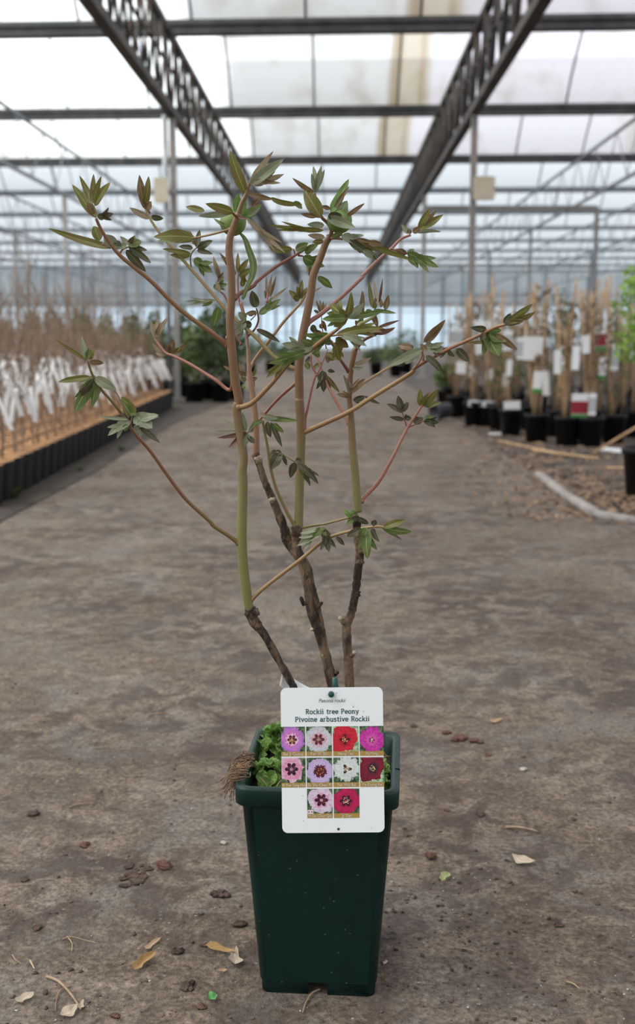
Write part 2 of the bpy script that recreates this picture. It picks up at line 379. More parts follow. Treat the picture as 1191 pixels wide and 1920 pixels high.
# ------------------------------------------------------------------ the potted tree peony
PC = Vector((-0.0165, 1.345, 0)); PRZ = math.radians(-3.55)
peony = empty('potted_tree_peony', PC, PRZ)
tag(peony, 'tree peony with bronze green young leaves in a tall square green pot', 'potted plant')
Minv = (Matrix.Translation(PC) @ Matrix.Rotation(PRZ, 4, 'Z')).inverted()
def pbuild(mb, name, m, parent=None, smooth=True):      # parts given in world coordinates
    mb.v = [tuple(Minv @ Vector(v)) for v in mb.v]
    return mb.build(name, m, parent or peony, smooth)
pot_m = mat('green_pot_plastic', (0.0020, 0.0185, 0.0150), (0.0028, 0.0220, 0.0175), 40, 0.42, 0.03, 300, spec=0.30)
def flecks(m):
    t = m.node_tree; b = [n for n in t.nodes if n.type == 'BSDF_PRINCIPLED'][0]; src = b.inputs['Base Color'].links[0].from_socket
    tcd = nd(t, 'ShaderNodeTexCoord'); v = nd(t, 'ShaderNodeTexVoronoi'); v.inputs['Scale'].default_value = 75; t.links.new(tcd.outputs['Object'], v.inputs['Vector'])
    lt = nd(t, 'ShaderNodeMath', operation='LESS_THAN'); lt.inputs[1].default_value = 0.075; t.links.new(v.outputs['Distance'], lt.inputs[0])
    mx = nd(t, 'ShaderNodeMix', data_type='RGBA'); t.links.new(lt.outputs[0], mx.inputs[0]); t.links.new(src, mx.inputs[6]); mx.inputs[7].default_value = (0.10, 0.11, 0.09, 1); t.links.new(mx.outputs[2], b.inputs['Base Color'])
flecks(pot_m)
HP = 0.28; RW, RD = 0.0985, 0.104; BW, BD = 0.0715, 0.0755
def potring(f, z, grow=0.0, r=0.011):
    return [(x, y, z) for x, y in rrect(BW + (RW - 0.006 - BW) * f + grow, BD + (RD - 0.006 - BD) * f + grow, r + 0.004 * f, 5)]
pb = MB()
n_ring = len(potring(0, 0))
# outer wall with skirt, rim band, inner wall
rings = [potring(0.0, 0.016), potring(0.02, 0.0175, 0.0012), potring(0.5, 0.14), potring(0.93, 0.256), potring(0.935, 0.2565, 0.0055), potring(0.95, 0.258, 0.0065), potring(0.985, 0.277, 0.0062), potring(1.0, 0.28, 0.0045),
         potring(1.0, 0.28, -0.0015), potring(0.97, 0.277, -0.004), potring(0.86, 0.235, -0.005), potring(0.5, 0.14, -0.004), potring(0.06, 0.02, -0.004)]
loft(pb, rings, cap0=True, cap1=True)
# foot skirt with a notch in the middle of every side
sk0 = potring(-0.01, 0.0, -0.0004); sk1 = potring(0.0, 0.0165, 0.0002)
for k in range(n_ring):
    a0, b0, a1, b1 = map(Vector, (sk0[k], sk0[(k + 1) % n_ring], sk1[k], sk1[(k + 1) % n_ring]))
    segs = [(0, 1)] if (b0 - a0).length < 0.05 else [(0, 0.40), (0.60, 1)]
    for s0, s1 in segs:
        q = [a0.lerp(b0, s0), a0.lerp(b0, s1), a1.lerp(b1, s1), a1.lerp(b1, s0)]
        inn = [Vector((v.x * 0.965, v.y * 0.965, v.z)) for v in q]
        pb.add(q + inn, [(0, 1, 2, 3), (7, 6, 5, 4), (0, 4, 5, 1), (0, 3, 7, 4), (1, 5, 6, 2)])
pot = pb.build('plant_pot', pot_m, peony)
for p in pot.data.polygons: p.use_smooth = len(p.vertices) == 4 and p.area < 0.004
for s in (-1, 1):                                       # slots in the side rims: dark bars stand in for their shade
    b = MB(); b.box((s * (RW - 0.003), -0.012, 0.2795), (0.006, 0.036, 0.003)); b.build('rim_slot', mat('slot_shadow_plastic', (0.003, 0.012, 0.010), rough=0.5), peony, smooth=False)
# soil
soil_m = mat('potting_soil', (0.018, 0.010, 0.006), (0.070, 0.042, 0.028), 90, 0.95, 0.8, 150)
sb = MB(); NS = 34
for j in range(NS + 1):
    for i in range(NS + 1):
        x, y = (i / NS * 2 - 1) * (RW - 0.013), (j / NS * 2 - 1) * (RD - 0.013)
        z = 0.252 + 0.006 * noise.noise(Vector((x * 40, y * 40, 3))) + 0.003 * noise.noise(Vector((x * 150, y * 150, 9)))
        sb.v.append((x, y, z))
for j in range(NS):
    for i in range(NS): a = j * (NS + 1) + i; sb.f.append((a, a + 1, a + NS + 2, a + NS + 1)); sb.m.append(0)
sb.build('soil', soil_m, peony)
# liverwort
green_a = mat('liverwort_green', (0.080, 0.200, 0.026), (0.260, 0.400, 0.110), 60, 0.45, 0.5, 260, transl=0.2, spec=0.5, lo=0.3, hi=0.7)
green_b = mat('liverwort_dark', (0.045, 0.125, 0.022), (0.150, 0.270, 0.065), 70, 0.5, 0.5, 260, transl=0.15, lo=0.3, hi=0.7)
def frill(b, c, r, tilt, az, seed, ruff=0.35):
    na, nr = 22, 4
    M = Matrix.Rotation(az, 3, 'Z') @ Matrix.Rotation(tilt, 3, 'X'); vs = [c]; fs = []
    for j in range(1, nr + 1):
        for i in range(na):
            a = 2 * math.pi * i / na; rr = r * j / nr * (1 + 0.22 * math.sin(3 * a + seed) + 0.12 * math.sin(7 * a + seed * 2))
            z = r * (0.45 * (j / nr) ** 2 + ruff * (j / nr) ** 2 * math.sin(6 * a + seed * 3) * 0.5 + 0.12 * math.sin(11 * a + seed))
            vs.append(c + M @ Vector((rr * math.cos(a), rr * math.sin(a), z)))
    for i in range(na): fs.append((0, 1 + i, 1 + (i + 1) % na))
    for j in range(nr - 1):
        for i in range(na): p = 1 + j * na + i; q = 1 + j * na + (i + 1) % na; fs.append((p, p + na, q + na, q))
    b.add(vs, fs)
def clump(cx, cy, rx, ry, h, n, size, m, z0=0.252):
    b = MB()
    for k in range(n):
        a = R.uniform(0, 6.28); q = math.sqrt(R.random()); u, v = math.cos(a) * q, math.sin(a) * q
        c = Vector((cx + u * rx, cy + v * ry, z0 + h * (1 - 0.8 * q * q) * R.uniform(0.6, 1)))
        frill(b, c, size * R.uniform(0.6, 1.15), R.uniform(0.05, 0.9) * (0.4 + q), math.atan2(u, -v) + R.uniform(-.6, .6), R.uniform(0, 6))
    return b.build('liverwort', m, peony)
clump(-0.058, 0.058, 0.034, 0.034, 0.040, 30, 0.0175, green_a)
clump(-0.060, -0.018, 0.024, 0.022, 0.028, 18, 0.0135, green_a)
clump(-0.035, -0.066, 0.035, 0.018, 0.010, 20, 0.008, green_b)
clump(0.066, -0.005, 0.016, 0.050, 0.022, 34, 0.011, green_a)
clump(0.060, -0.060, 0.024, 0.030, 0.016, 30, 0.008, green_b)
clump(0.02, 0.05, 0.05, 0.03, 0.012, 20, 0.01, green_b)
# straw and root tuft over the left rim
root_m = mat('root_hair', (0.055, 0.030, 0.016), (0.25, 0.15, 0.08), 40, 0.9)
rb = MB()
for k in range(80):
    y0 = R.uniform(-0.085, -0.005); p0 = Vector((-RW + R.uniform(0.0, 0.016), y0, 0.270 + R.uniform(0, 0.02)))
    pts = [p0]; d = Vector((-R.uniform(0.3, 1), R.uniform(-.7, .3), R.uniform(0.2, 0.8))).normalized()
    for q in range(7):
        d += Vector((R.uniform(-.75, .6), R.uniform(-.8, .8), -0.33)); d.normalize(); pts.append(pts[-1] + d * R.uniform(0.002, 0.0068))
    rb.tube([(min(v.x, -RW - 0.004) if v.z < 0.283 and i_ > 1 else v.x, v.y, v.z if v.x < -RW - 0.001 else max(v.z, 0.283)) for i_, v in enumerate(pts)], R.uniform(0.0003, 0.0008), 4)
rb.build('root_tuft', root_m, peony)
lb = MB()
for k in range(45):
    c = Vector((R.uniform(-0.085, 0.085), R.uniform(-0.09, 0.09), 0.262)); a = R.uniform(0, 3.14); L = R.uniform(0.006, 0.016)
    dv = Vector((math.cos(a), math.sin(a), R.uniform(-.3, .5))) * L
    lb.tube([c - dv, c + dv * 0.1 + Vector((0, 0, 0.002)), c + dv], 0.0006, 4)
lo_ = lb.build('plant_litter', mat('straw', (0.25, 0.16, 0.09), (0.42, 0.30, 0.18), 20, 0.9), peony); lo_['kind'] = 'stuff'

# --- stems. Points were measured in zoomed crops: each crop has an origin and a scale
CR = {'a': (80, 260, 2.9775), 'b': (400, 260, 3.722), 'c': (680, 360, 3.503), 'd': (400, 520, 3.722), 'e': (80, 580, 2.9775),
      'f': (480, 700, 3.134), 'g': (400, 960, 3.134), 'p': (0, 0, 1.0)}
def q2(c, x, y): ox, oy, s = CR[c]; return ox + x / s, oy + y / s
def path(spec, Ya, Yb, bow=0.0):
    pts = []; cc = 'p'
    for tok in spec.split():
        if tok.endswith(':'): cc = tok[:-1]; continue
        x, y = map(float, tok.split(',')); pts.append(q2(cc, x, y))
    L = [0]
    for a, b_ in zip(pts, pts[1:]): L.append(L[-1] + math.hypot(a[0] - b_[0], a[1] - b_[1]))
    return [atY(p[0], p[1], Ya + (Yb - Ya) * l / L[-1] + bow * math.sin(math.pi * l / L[-1])) for p, l in zip(pts, L)]
PXM = 0.00064
def stem_material(name, stops, rough=0.45):
    m = bpy.data.materials.new(name); m.use_nodes = True; t = m.node_tree; b = t.nodes['Principled BSDF']; b.inputs['Roughness'].default_value = rough
    tcd = nd(t, 'ShaderNodeTexCoord'); sp = nd(t, 'ShaderNodeSeparateXYZ'); t.links.new(tcd.outputs['Object'], sp.inputs[0])
    n = nd(t, 'ShaderNodeTexNoise'); n.inputs['Scale'].default_value = 60; t.links.new(tcd.outputs['Object'], n.inputs['Vector'])
    ma = nd(t, 'ShaderNodeMath', operation='MULTIPLY_ADD'); ma.inputs[1].default_value = 0.10; t.links.new(n.outputs['Fac'], ma.inputs[0]); t.links.new(sp.outputs['Z'], ma.inputs[2])
    r = nd(t, 'ShaderNodeValToRGB'); e = r.color_ramp.elements
    while len(e) < len(stops): e.new(0.5)
    for i, (p, c) in enumerate(stops): e[i].position = p; e[i].color = (*c, 1)
    t.links.new(ma.outputs[0], r.inputs[0]); t.links.new(r.outputs[0], b.inputs['Base Color']); return m
shoot_m = stem_material('green_shoot_bark', [(0.40, (0.130, 0.145, 0.036)), (0.62, (0.200, 0.185, 0.060)), (0.72, (0.195, 0.140, 0.060)), (0.80, (0.175, 0.088, 0.038)), (1.0, (0.195, 0.105, 0.047))])
wood_m = mat('woody_bark', (0.030, 0.018, 0.012), (0.26, 0.17, 0.105), 70, 0.85, 1.0, 130, stretch=(1, 1, 0.4), lo=0.42, hi=0.74)
scar_m = mat('pale_wood_scar', (0.30, 0.22, 0.15), (0.50, 0.42, 0.32), 90, 0.9, 0.5)
pink_m = mat('red_leaf_stalk', (0.25, 0.080, 0.055), (0.29, 0.125, 0.075), 25, 0.4)
tan_m = mat('tan_leaf_stalk', (0.32, 0.215, 0.095), (0.27, 0.155, 0.075), 18, 0.4)
olive_m = mat('olive_leaf_stalk', (0.20, 0.17, 0.06), (0.28, 0.19, 0.09), 18, 0.4)
dred_m = mat('dark_red_stalk', (0.17, 0.055, 0.04), (0.24, 0.10, 0.065), 25, 0.4)

def stem(name, spec, Y, r, m, knobs=(), n=12, rough=0.0):
    pts = path(spec, Y[0], Y[1]); sp = spline(pts, 7); b = MB(); N = len(sp)
    rr = [r[min(int(i / (N - 1) * (len(r) - 1)), len(r) - 2)] for i in range(N)]
    rs = []
    for i in range(N):
        u = i / (N - 1) * (len(r) - 1); k = min(int(u), len(r) - 2); v = r[k] + (r[k + 1] - r[k]) * (u - k)
        if rough: v *= 1 + rough * noise.noise(Vector((i * 0.9, len(spec), r[0])))
        rs.append(v * PXM)
    b.tube(sp, rs, n)
    for (cr_, x, y, rad, mi, dx, dy) in knobs:
        px, py = q2(cr_, x, y)
        near = min(sp, key=lambda v: (proj(v)[0] - px) ** 2 + (proj(v)[1] - py) ** 2)
        c = atY(px, py, near.y - 0.003)
        if dx or dy:
            c2 = atY(px + dx, py + dy, near.y - 0.006)
            b.tube([near, c, c2], [rad * PXM * 1.1, rad * PXM, rad * PXM * 0.75], 7, mi=0)
            b.ball(c2, rad * PXM * 0.72, mi=mi, nu=8, nv=5, jit=0.5)
        else: b.ball(c, rad * PXM, mi=mi, nu=9, nv=6, jit=0.6)
    return pbuild(b, name, [m, scar_m])
stem('woody_stem', 'g: 480,1060 470,1025 395,890 300,720 262,675 232,625 215,560', (1.335, 1.330), (7.5, 7.5, 7, 8, 9, 11.5, 10.5), wood_m,
     [('g', 265, 668, 9, 0, 0, 0), ('g', 205, 600, 7, 0, 0, 0), ('g', 245, 590, 8, 0, 0, 0), ('g', 330, 790, 5, 0, 0, 0)], rough=0.2)
stem('woody_stem', 'g: 715,1060 700,1010 670,880 620,700 578,590 552,430 520,300 470,220 430,150 f: 170,920 100,745 50,630 15,520 -5,470', (1.36, 1.375), (12, 11, 10, 10, 9, 8.5, 9, 11, 10, 8, 7, 7, 8.5), wood_m,
     [('g', 580, 690, 4, 1, 0, 0), ('g', 650, 838, 5.5, 1, 0, 0), ('g', 530, 540, 5.5, 0, -4, -10), ('g', 555, 370, 7, 0, 0, 0), ('g', 535, 275, 4, 1, 0, 0), ('g', 430, 160, 8, 0, 0, 0), ('f', 95, 745, 7, 1, 0, 0), ('f', 15, 505, 8, 1, 0, 0), ('g', 725, 945, 5, 0, 0, 0)], rough=0.25)
stem('woody_stem', 'g: 690,960 655,800 630,660 600,520 575,420 555,330 f: 245,1040 238,960 238,900', (1.372, 1.362), (7, 7, 7.5, 7.5, 7, 8, 9, 9.5, 11), wood_m,
     [('g', 615, 560, 4.5, 0, 7, -8), ('f', 235, 925, 12, 0, 0, 0)], rough=0.2)
stem('woody_stem', 'g: 805,1060 800,1000 795,880 785,750 785,660 810,600 835,480 850,350 860,260 855,190 845,95 842,40', (1.352, 1.35), (10, 9.5, 9.5, 9.5, 9, 8, 8, 8, 8.5, 8, 8, 8.5), wood_m,
     [('g', 765, 645, 6.5, 1, -6, -6), ('g', 815, 840, 6, 1, 4, -4), ('g', 850, 480, 6, 0, 0, 0), ('g', 860, 300, 8, 0, 0, 0), ('g', 870, 240, 7, 0, 0, 0), ('g', 845, 60, 8.5, 0, 0, 0)], rough=0.25)
stem('green_stem', 'g: 214,575 205,530 180,350 168,150 e: 1118,990 1115,900 1120,800 d: 165,930 178,860 150,700 128,480 118,300 128,120 b: 122,900 110,800 115,700 140,620 172,535', (1.33, 1.335), (8.5, 9.5, 9.5, 9, 8.5, 8.5, 8.5, 8, 7.5, 7, 6.5, 5.5), shoot_m)
stem('green_stem', 'f: 238,925 250,890 255,700 262,500 265,330 255,150 d: 603,900 600,740 597,650 605,560 620,430 650,280 680,120 b: 700,950 740,850 785,730 810,690 812,670', (1.362, 1.37), (9.5, 9, 9, 9, 8.5, 8.5, 8, 8, 7.5, 7, 6.5, 6), shoot_m)
stem('green_stem', 'f: 600,815 595,730 585,600 570,450 560,280 555,200 d: 950,850 955,760 958,680 970,600 990,500', (1.35, 1.35), (8, 8, 8, 7, 5.5, 5, 5, 5, 5.5), shoot_m)
stem('green_stem', 'p: 481,862 480,840 479,790 474,740 468,700 465,650 460,600 452,566', (1.375, 1.40), (6.5, 7.5, 7, 6, 5, 3, 2.6, 2.2), mat('pink_shoot', (0.30, 0.145, 0.095), (0.26, 0.165, 0.085), 18, 0.4))
# flower buds
bud_m = mat('bud_green', (0.135, 0.215, 0.040), (0.235, 0.310, 0.090), 50, 0.45, transl=0.1)
def bud(px, py, Y, r, sx=1.0):
    c = atY(px, py, Y); b = MB()
    b.ball(c, (r * sx, r * 0.95, r * 1.05), nu=16, nv=12)
    o = pbuild(b, 'flower_bud', bud_m)
    return o, c
bud1, c1 = bud(437, 417, 1.358, 0.0152, 1.05)
bud2, c2 = bud(637, 413, 1.36, 0.0150, 1.0)

# --- leaves
def leaf_material(name, c1, c2, vein, transl=0.28, rough=0.45):
    m = bpy.data.materials.new(name); m.use_nodes = True; t = m.node_tree; t.nodes.clear()
    out = nd(t, 'ShaderNodeOutputMaterial'); b = nd(t, 'ShaderNodeBsdfPrincipled'); b.inputs['Roughness'].default_value = rough; b.inputs['Specular IOR Level'].default_value = 0.35
    uv = nd(t, 'ShaderNodeUVMap'); sp = nd(t, 'ShaderNodeSeparateXYZ'); t.links.new(uv.outputs[0], sp.inputs[0])
    def M(op, a, b_=None, c=None):
        n = nd(t, 'ShaderNodeMath', operation=op)
        for i, v in enumerate((a, b_, c)):
            if v is None: continue
            if isinstance(v, (int, float)): n.inputs[i].default_value = v
            else: t.links.new(v, n.inputs[i])
        return n.outputs[0]
    u = M('ABSOLUTE', M('SUBTRACT', sp.outputs['X'], 0.5)); u2 = M('MULTIPLY', u, 2.0)
    ph = M('SUBTRACT', M('MULTIPLY', sp.outputs['Y'], 7.0), M('MULTIPLY', u2, 2.2))
    side = M('LESS_THAN', M('ABSOLUTE', M('SUBTRACT', M('FRACT', ph), 0.5)), 0.07)
    mid = M('LESS_THAN', u2, 0.09)
    v = M('MAXIMUM', M('MULTIPLY', side, 0.55), mid)
    tcd = nd(t, 'ShaderNodeTexCoord'); n = nd(t, 'ShaderNodeTexNoise'); n.inputs['Scale'].default_value = 70; n.inputs['Detail'].default_value = 4
    t.links.new(tcd.outputs['Object'], n.inputs['Vector'])
    r = nd(t, 'ShaderNodeValToRGB'); r.color_ramp.elements[0].position = 0.38; r.color_ramp.elements[1].position = 0.64
    r.color_ramp.elements[0].color = (*c1, 1); r.color_ramp.elements[1].color = (*c2, 1); t.links.new(n.outputs['Fac'], r.inputs[0])
    mx = nd(t, 'ShaderNodeMix', data_type='RGBA'); t.links.new(v, mx.inputs[0]); t.links.new(r.outputs[0], mx.inputs[6]); mx.inputs[7].default_value = (*vein, 1)
    t.links.new(mx.outputs[2], b.inputs['Base Color'])
    tr = nd(t, 'ShaderNodeBsdfTranslucent'); t.links.new(mx.outputs[2], tr.inputs[0])
    ms = nd(t, 'ShaderNodeMixShader'); ms.inputs[0].default_value = transl
    t.links.new(b.outputs[0], ms.inputs[1]); t.links.new(tr.outputs[0], ms.inputs[2]); t.links.new(ms.outputs[0], out.inputs[0]); return m
LM = {'o': leaf_material('leaf_olive', (0.130, 0.140, 0.026), (0.165, 0.115, 0.038), (0.26, 0.27, 0.08)),
      'g': leaf_material('leaf_green', (0.092, 0.150, 0.036), (0.150, 0.165, 0.055), (0.27, 0.33, 0.12)),
      'd': leaf_material('leaf_dark', (0.052, 0.062, 0.026), (0.100, 0.072, 0.042), (0.15, 0.16, 0.08)),
      'p': leaf_material('leaf_pale', (0.190, 0.225, 0.130), (0.260, 0.255, 0.170), (0.34, 0.37, 0.24)),
      'b': leaf_material('leaf_bronze', (0.140, 0.080, 0.038), (0.200, 0.130, 0.068), (0.30, 0.24, 0.12)),
      't': leaf_material('leaf_pinkish', (0.290, 0.215, 0.140), (0.370, 0.290, 0.195), (0.40, 0.36, 0.24)),
      'r': leaf_material('leaf_reddish', (0.130, 0.045, 0.036), (0.175, 0.080, 0.052), (0.20, 0.14, 0.09)),
      'l': leaf_material('leaf_lime', (0.095, 0.185, 0.030), (0.160, 0.250, 0.060), (0.23, 0.32, 0.11))}
LK = list(LM); LMATS = [LM[k] for k in LK]
def blade(b, base, tip, w, roll, fold, curl, mi, NT=12, NU=6, ser=0.0, full=0.55):
    ax = tip - base; L = ax.length; a = ax.normalized()
    view = (base - Vector((0, 0, HC))).normalized()
    side = a.cross(view).normalized(); nrm = side.cross(a).normalized()
    Q = Matrix.Rotation(roll, 3, a); side = Q @ side; nrm = Q @ nrm
    ww = w / max(0.45, abs(math.cos(roll)))
    o = len(b.v); vs = []; uvs = []
    for j in range(NT + 1):
        t = j / NT
        pr = (t ** full) * ((1 - t) ** 0.85) * 2.05
        pr = min(pr, 1.0) if t < 0.9 else pr
        if ser: pr *= 1 - ser * (0.5 - 0.5 * math.cos(t * 5 * 2 * math.pi)) * (1 if t > 0.3 else 0)
        c = base + a * (L * t) + nrm * (curl * L * math.sin(math.pi * t) * -1.0)
        for i in range(NU + 1):
            u = i / NU * 2 - 1
            wob = 0.16 * ww * math.sin(t * 9 + u * 2 + L * 300)
            vs.append(c + side * (u * ww * pr) + nrm * (-fold * abs(u) * ww * pr + wob * abs(u) * pr)); uvs.append((0.5 + u / 2, t))
    fs = [(j * (NU + 1) + i, j * (NU + 1) + i + 1, (j + 1) * (NU + 1) + i + 1, (j + 1) * (NU + 1) + i) for j in range(NT) for i in range(NU)]
    b.add(vs, fs, mi)
    for k, q in enumerate(uvs): b.uv[o + k] = q
def leaflet(b, base, tip, w, col, kind, rnd):
    mi = LK.index(col); ax = tip - base; L = ax.length
    roll = rnd.uniform(-0.55, 0.55); fold = rnd.uniform(0.15, 0.5); curl = rnd.uniform(-0.12, 0.12)
    if kind == 'f': fold = 1.1; roll *= 0.4                                     # young leaflet still folded
    blade(b, base, tip, w, roll, fold, curl, mi, ser=0.22 if kind == 's' else 0.0)
    if kind in ('t', 's'):                                                      # side lobes
        view = (base - Vector((0, 0, HC))).normalized(); side = ax.normalized().cross(view).normalized()
        for s in (-1, 1):
            p = base + ax * (0.30 if kind == 't' else 0.42)
            e = p + ax * rnd.uniform(0.34, 0.46) + side * (s * w * rnd.uniform(1.05, 1.45)) + view * rnd.uniform(-.3, .3) * w
            blade(b, p - ax * 0.12, e, w * 0.48, roll + rnd.uniform(-.3, .3), fold * 0.7, curl, mi, NT=9, NU=4)
def leaf_group(spec, Y, parent, name='leaf', wk=1.2, spread=0.020):
    # spec: "crop: bx,by,tx,ty,w,colour[kind] ..."
    rnd = random.Random(len(spec) * 7 + int(Y * 1000)); b = MB(); cc = 'p'; bases = []
    for tok in spec.split():
        if tok.endswith(':'): cc = tok[:-1]; continue
        f = tok.split(','); bx, by, tx, ty, w = map(float, f[:5]); col = f[5][0]; kind = f[5][1:]
        B = q2(cc, bx, by); T = q2(cc, tx, ty); Lp = math.hypot(B[0] - T[0], B[1] - T[1])
        dy = rnd.uniform(-1, 1) * min(spread, Lp * PXM * 0.45)
        base = atY(B[0], B[1], Y + rnd.uniform(-.003, .003)); tip = atY(T[0], T[1], Y + dy)
        leaflet(b, base, tip, w / CR[cc][2] * PXM * wk, col, kind, rnd); bases.append(base)
    return pbuild(b, name, LMATS, parent)
def stalk(spec, Y, r, m, leaves=(), sub=(), bow=0.0):
    pts = path(spec, Y[0], Y[1], bow); b = MB(); sp = spline(pts, 6)
    b.tube(sp, [(r[0] + (r[1] - r[0]) * i / (len(sp) - 1)) * PXM for i in range(len(sp))], 8)
    b.ball(sp[0], r[0] * PXM * 1.35, nu=8, nv=6)
    for s_, Ys in sub: b.tube(spline(path(s_, Ys, Ys), 5), [r[1] * 0.8 * PXM, r[1] * 0.55 * PXM], 6)
    o = pbuild(b, 'leaf_stalk', m)
    for s_, Yl in leaves: leaf_group(s_, Yl, o)
    return o
# A1 upper left
stalk('a: 1030,1150 940,1080 800,980 700,890 600,790 500,710 430,650 380,590 340,530 318,490 298,445', (1.335, 1.265), (4.6, 2.6), mat('pink_tan_stalk', (0.235, 0.105, 0.058), (0.26, 0.150, 0.068), 14, 0.4), [
    ('a: 300,445,165,255,26,o 280,365,205,205,18,o 280,365,284,196,18,o 282,360,328,208,16,o 290,378,378,242,20,o 305,438,396,418,20,ds 285,425,250,352,18,b', 1.265),
    ('a: 385,612,28,500,22,o 320,570,285,488,28,o 400,600,345,535,34,p 400,575,440,600,14,d', 1.285),
    ('a: 470,600,385,606,18,p 480,605,606,695,20,d 465,620,578,744,24,d 482,590,432,545,14,p 480,600,552,572,26,gt 490,605,585,625,16,d 480,590,510,545,14,d', 1.285)],
    [('a: 430,645 445,620 470,608 485,600', 1.283), ('a: 380,612 330,585', 1.285)])
# A2 behind the left stem
stalk('p: 562,693 545,688 d: 420,550 300,420 150,290 a: 1020,950 900,810 830,730 750,640 680,560 620,480 590,425 575,395', (1.37, 1.43), (4.6, 2.2), olive_m, [
    ('a: 578,398,540,200,26,b 570,385,592,208,22,o 578,400,608,350,24,b 572,396,556,250,16,t 600,445,484,385,20,t 605,435,675,446,18,d 600,420,585,405,10,b', 1.43),
    ('a: 830,645,668,615,16,o 825,655,710,650,20,o 858,606,878,508,18,d 862,612,950,568,22,d 862,622,950,645,16,d 845,668,950,748,30,gs 840,612,760,602,16,d 845,592,820,515,11,b', 1.415)],
    [('a: 830,722 825,670 835,635 862,605', 1.417)])
# A16 leaf on a tan stalk leaving the bud node to the left
stalk('a: 1045,505 960,530 880,548 835,556', (1.345, 1.39), (2.6, 1.8), tan_m, [('a: 850,552,618,548,36,o 852,566,640,572,20,g', 1.39)])
# node leaves of the left stem
stalk('b: 172,535 200,450 225,400 250,325 262,300', (1.333, 1.325), (4.6, 2.0), mat('brown_stalk', (0.20, 0.105, 0.050), (0.25, 0.15, 0.08), 20, 0.4), [
    ('b: 228,385,115,80,40,o 245,335,422,84,24,t 258,322,495,138,36,p 270,318,497,246,28,ts', 1.325),
    ('b: 235,385,430,425,20,b 400,412,625,458,20,o 560,440,622,490,20,g', 1.33)])
stalk('a: 1080,435 1060,415 1045,410', (1.333, 1.315), (2.4, 2.0), dred_m, [
    ('a: 1065,412,908,362,26,o 1050,414,868,432,18,p 905,405,798,380,18,o', 1.315), ('b: 172,548,245,556,9,r 235,555,505,798,24,ts', 1.32)])
leaf_group('b: 140,640,0,555,14,g 205,560,338,458,32,l 150,520,175,380,30,l 195,540,225,425,22,l 270,480,330,412,22,b 240,545,330,480,14,p', 1.35, bud1, 'bract')
bb = MB(); pts = spline(path('b: 160,640 215,690 250,780 278,870 270,960 235,1040 205,1125', 1.355, 1.335), 6)
for i in range(len(pts) - 1):
    pass
wv = [0.0022 + 0.0022 * math.sin(math.pi * i / (len(pts) - 1)) ** 2 for i in range(len(pts))]; wv[-1] = 0.0003
vs = []
for p, w in zip(pts, wv): vs += [p + RIGHT * -w, p + Vector((0, -0.0012, 0.0)), p + RIGHT * w]
bb.add(vs, [(3 * i + k, 3 * i + k + 1, 3 * i + k + 4, 3 * i + k + 3) for i in range(len(pts) - 1) for k in (0, 1)])
for i in range(len(vs)): bb.uv[i] = ((i % 3) / 2, i / len(vs))
pbuild(bb, 'bract', LM['g'], bud1)
# A3 low left
stalk('p: 446,1018 g: 92,140 0,80 e: 930,1180 800,1060 700,930 600,790 520,700 480,640 400,530 330,450 280,370 250,285', (1.33, 1.225), (4.4, 2.0), mat('olive_red_stalk', (0.20, 0.15, 0.05), (0.24, 0.10, 0.055), 9, 0.4), [
    ('e: 250,288,64,164,9,o 246,290,218,150,16,p 255,275,285,228,22,o 262,292,342,300,15,b 250,280,262,215,14,g', 1.225),
    ('e: 270,376,85,406,17,o 292,388,178,578,36,g 300,392,275,548,22,g 285,385,178,492,20,d 292,382,412,452,28,p 300,375,200,410,14,p 330,430,300,490,8,p', 1.235),
    ('e: 520,590,438,488,30,o 500,600,450,520,26,g 480,614,308,596,10,p 492,622,363,706,26,ps 470,640,458,682,16,g 512,590,652,602,22,p 515,592,614,664,44,ps 520,640,548,698,20,p 540,652,656,746,16,d', 1.245)],
    [('e: 490,655 500,600 520,585', 1.245), ('e: 480,610 430,500 400,450', 1.243)])
# A4 left middle, behind
stalk('a: 1035,1112 e: 1055,440 960,390 830,310 730,260 690,245 655,205 628,165', (1.34, 1.44), (3.8, 2.2), pink_m, [
    ('e: 630,165,600,62,18,t 628,160,702,38,16,t 622,162,642,48,16,t 635,150,660,75,12,b', 1.44),
    ('e: 690,252,612,190,18,t 715,250,728,165,22,b 725,248,806,196,16,b 720,250,690,185,16,b 720,252,770,210,16,o 690,255,630,245,16,t', 1.435)])
# S1 sweeping right in front of the middle stem
stalk('d: 178,905 215,900 280,870 400,750 500,630 570,560 660,520 740,455 800,410 870,360 920,305 935,280', (1.33, 1.25), (5.2, 2.6), mat('tan_pink_stalk', (0.32, 0.205, 0.09), (0.28, 0.13, 0.07), 9, 0.4), [
    ('d: 930,285,758,292,32,gs 925,285,812,185,36,os 930,282,962,100,24,o 935,285,1052,178,28,p 930,290,840,345,28,o 940,282,1195,235,22,g 925,285,880,215,20,o', 1.25),
    ('d: 820,400,645,485,46,gs 665,500,478,462,36,ps 650,515,378,602,34,gs 560,545,368,705,26,os 600,500,520,585,30,g 700,470,610,430,24,g 690,470,600,520,34,p', 1.27),
    ('d: 850,405,1195,355,30,os 890,405,1072,482,30,ps 855,420,945,490,30,o 850,450,880,585,28,os 860,440,930,450,24,d', 1.28)],
    [('d: 800,412 850,405 900,400', 1.275), ('d: 660,518 640,500', 1.275), ('d: 790,420 830,450 850,480', 1.275)])
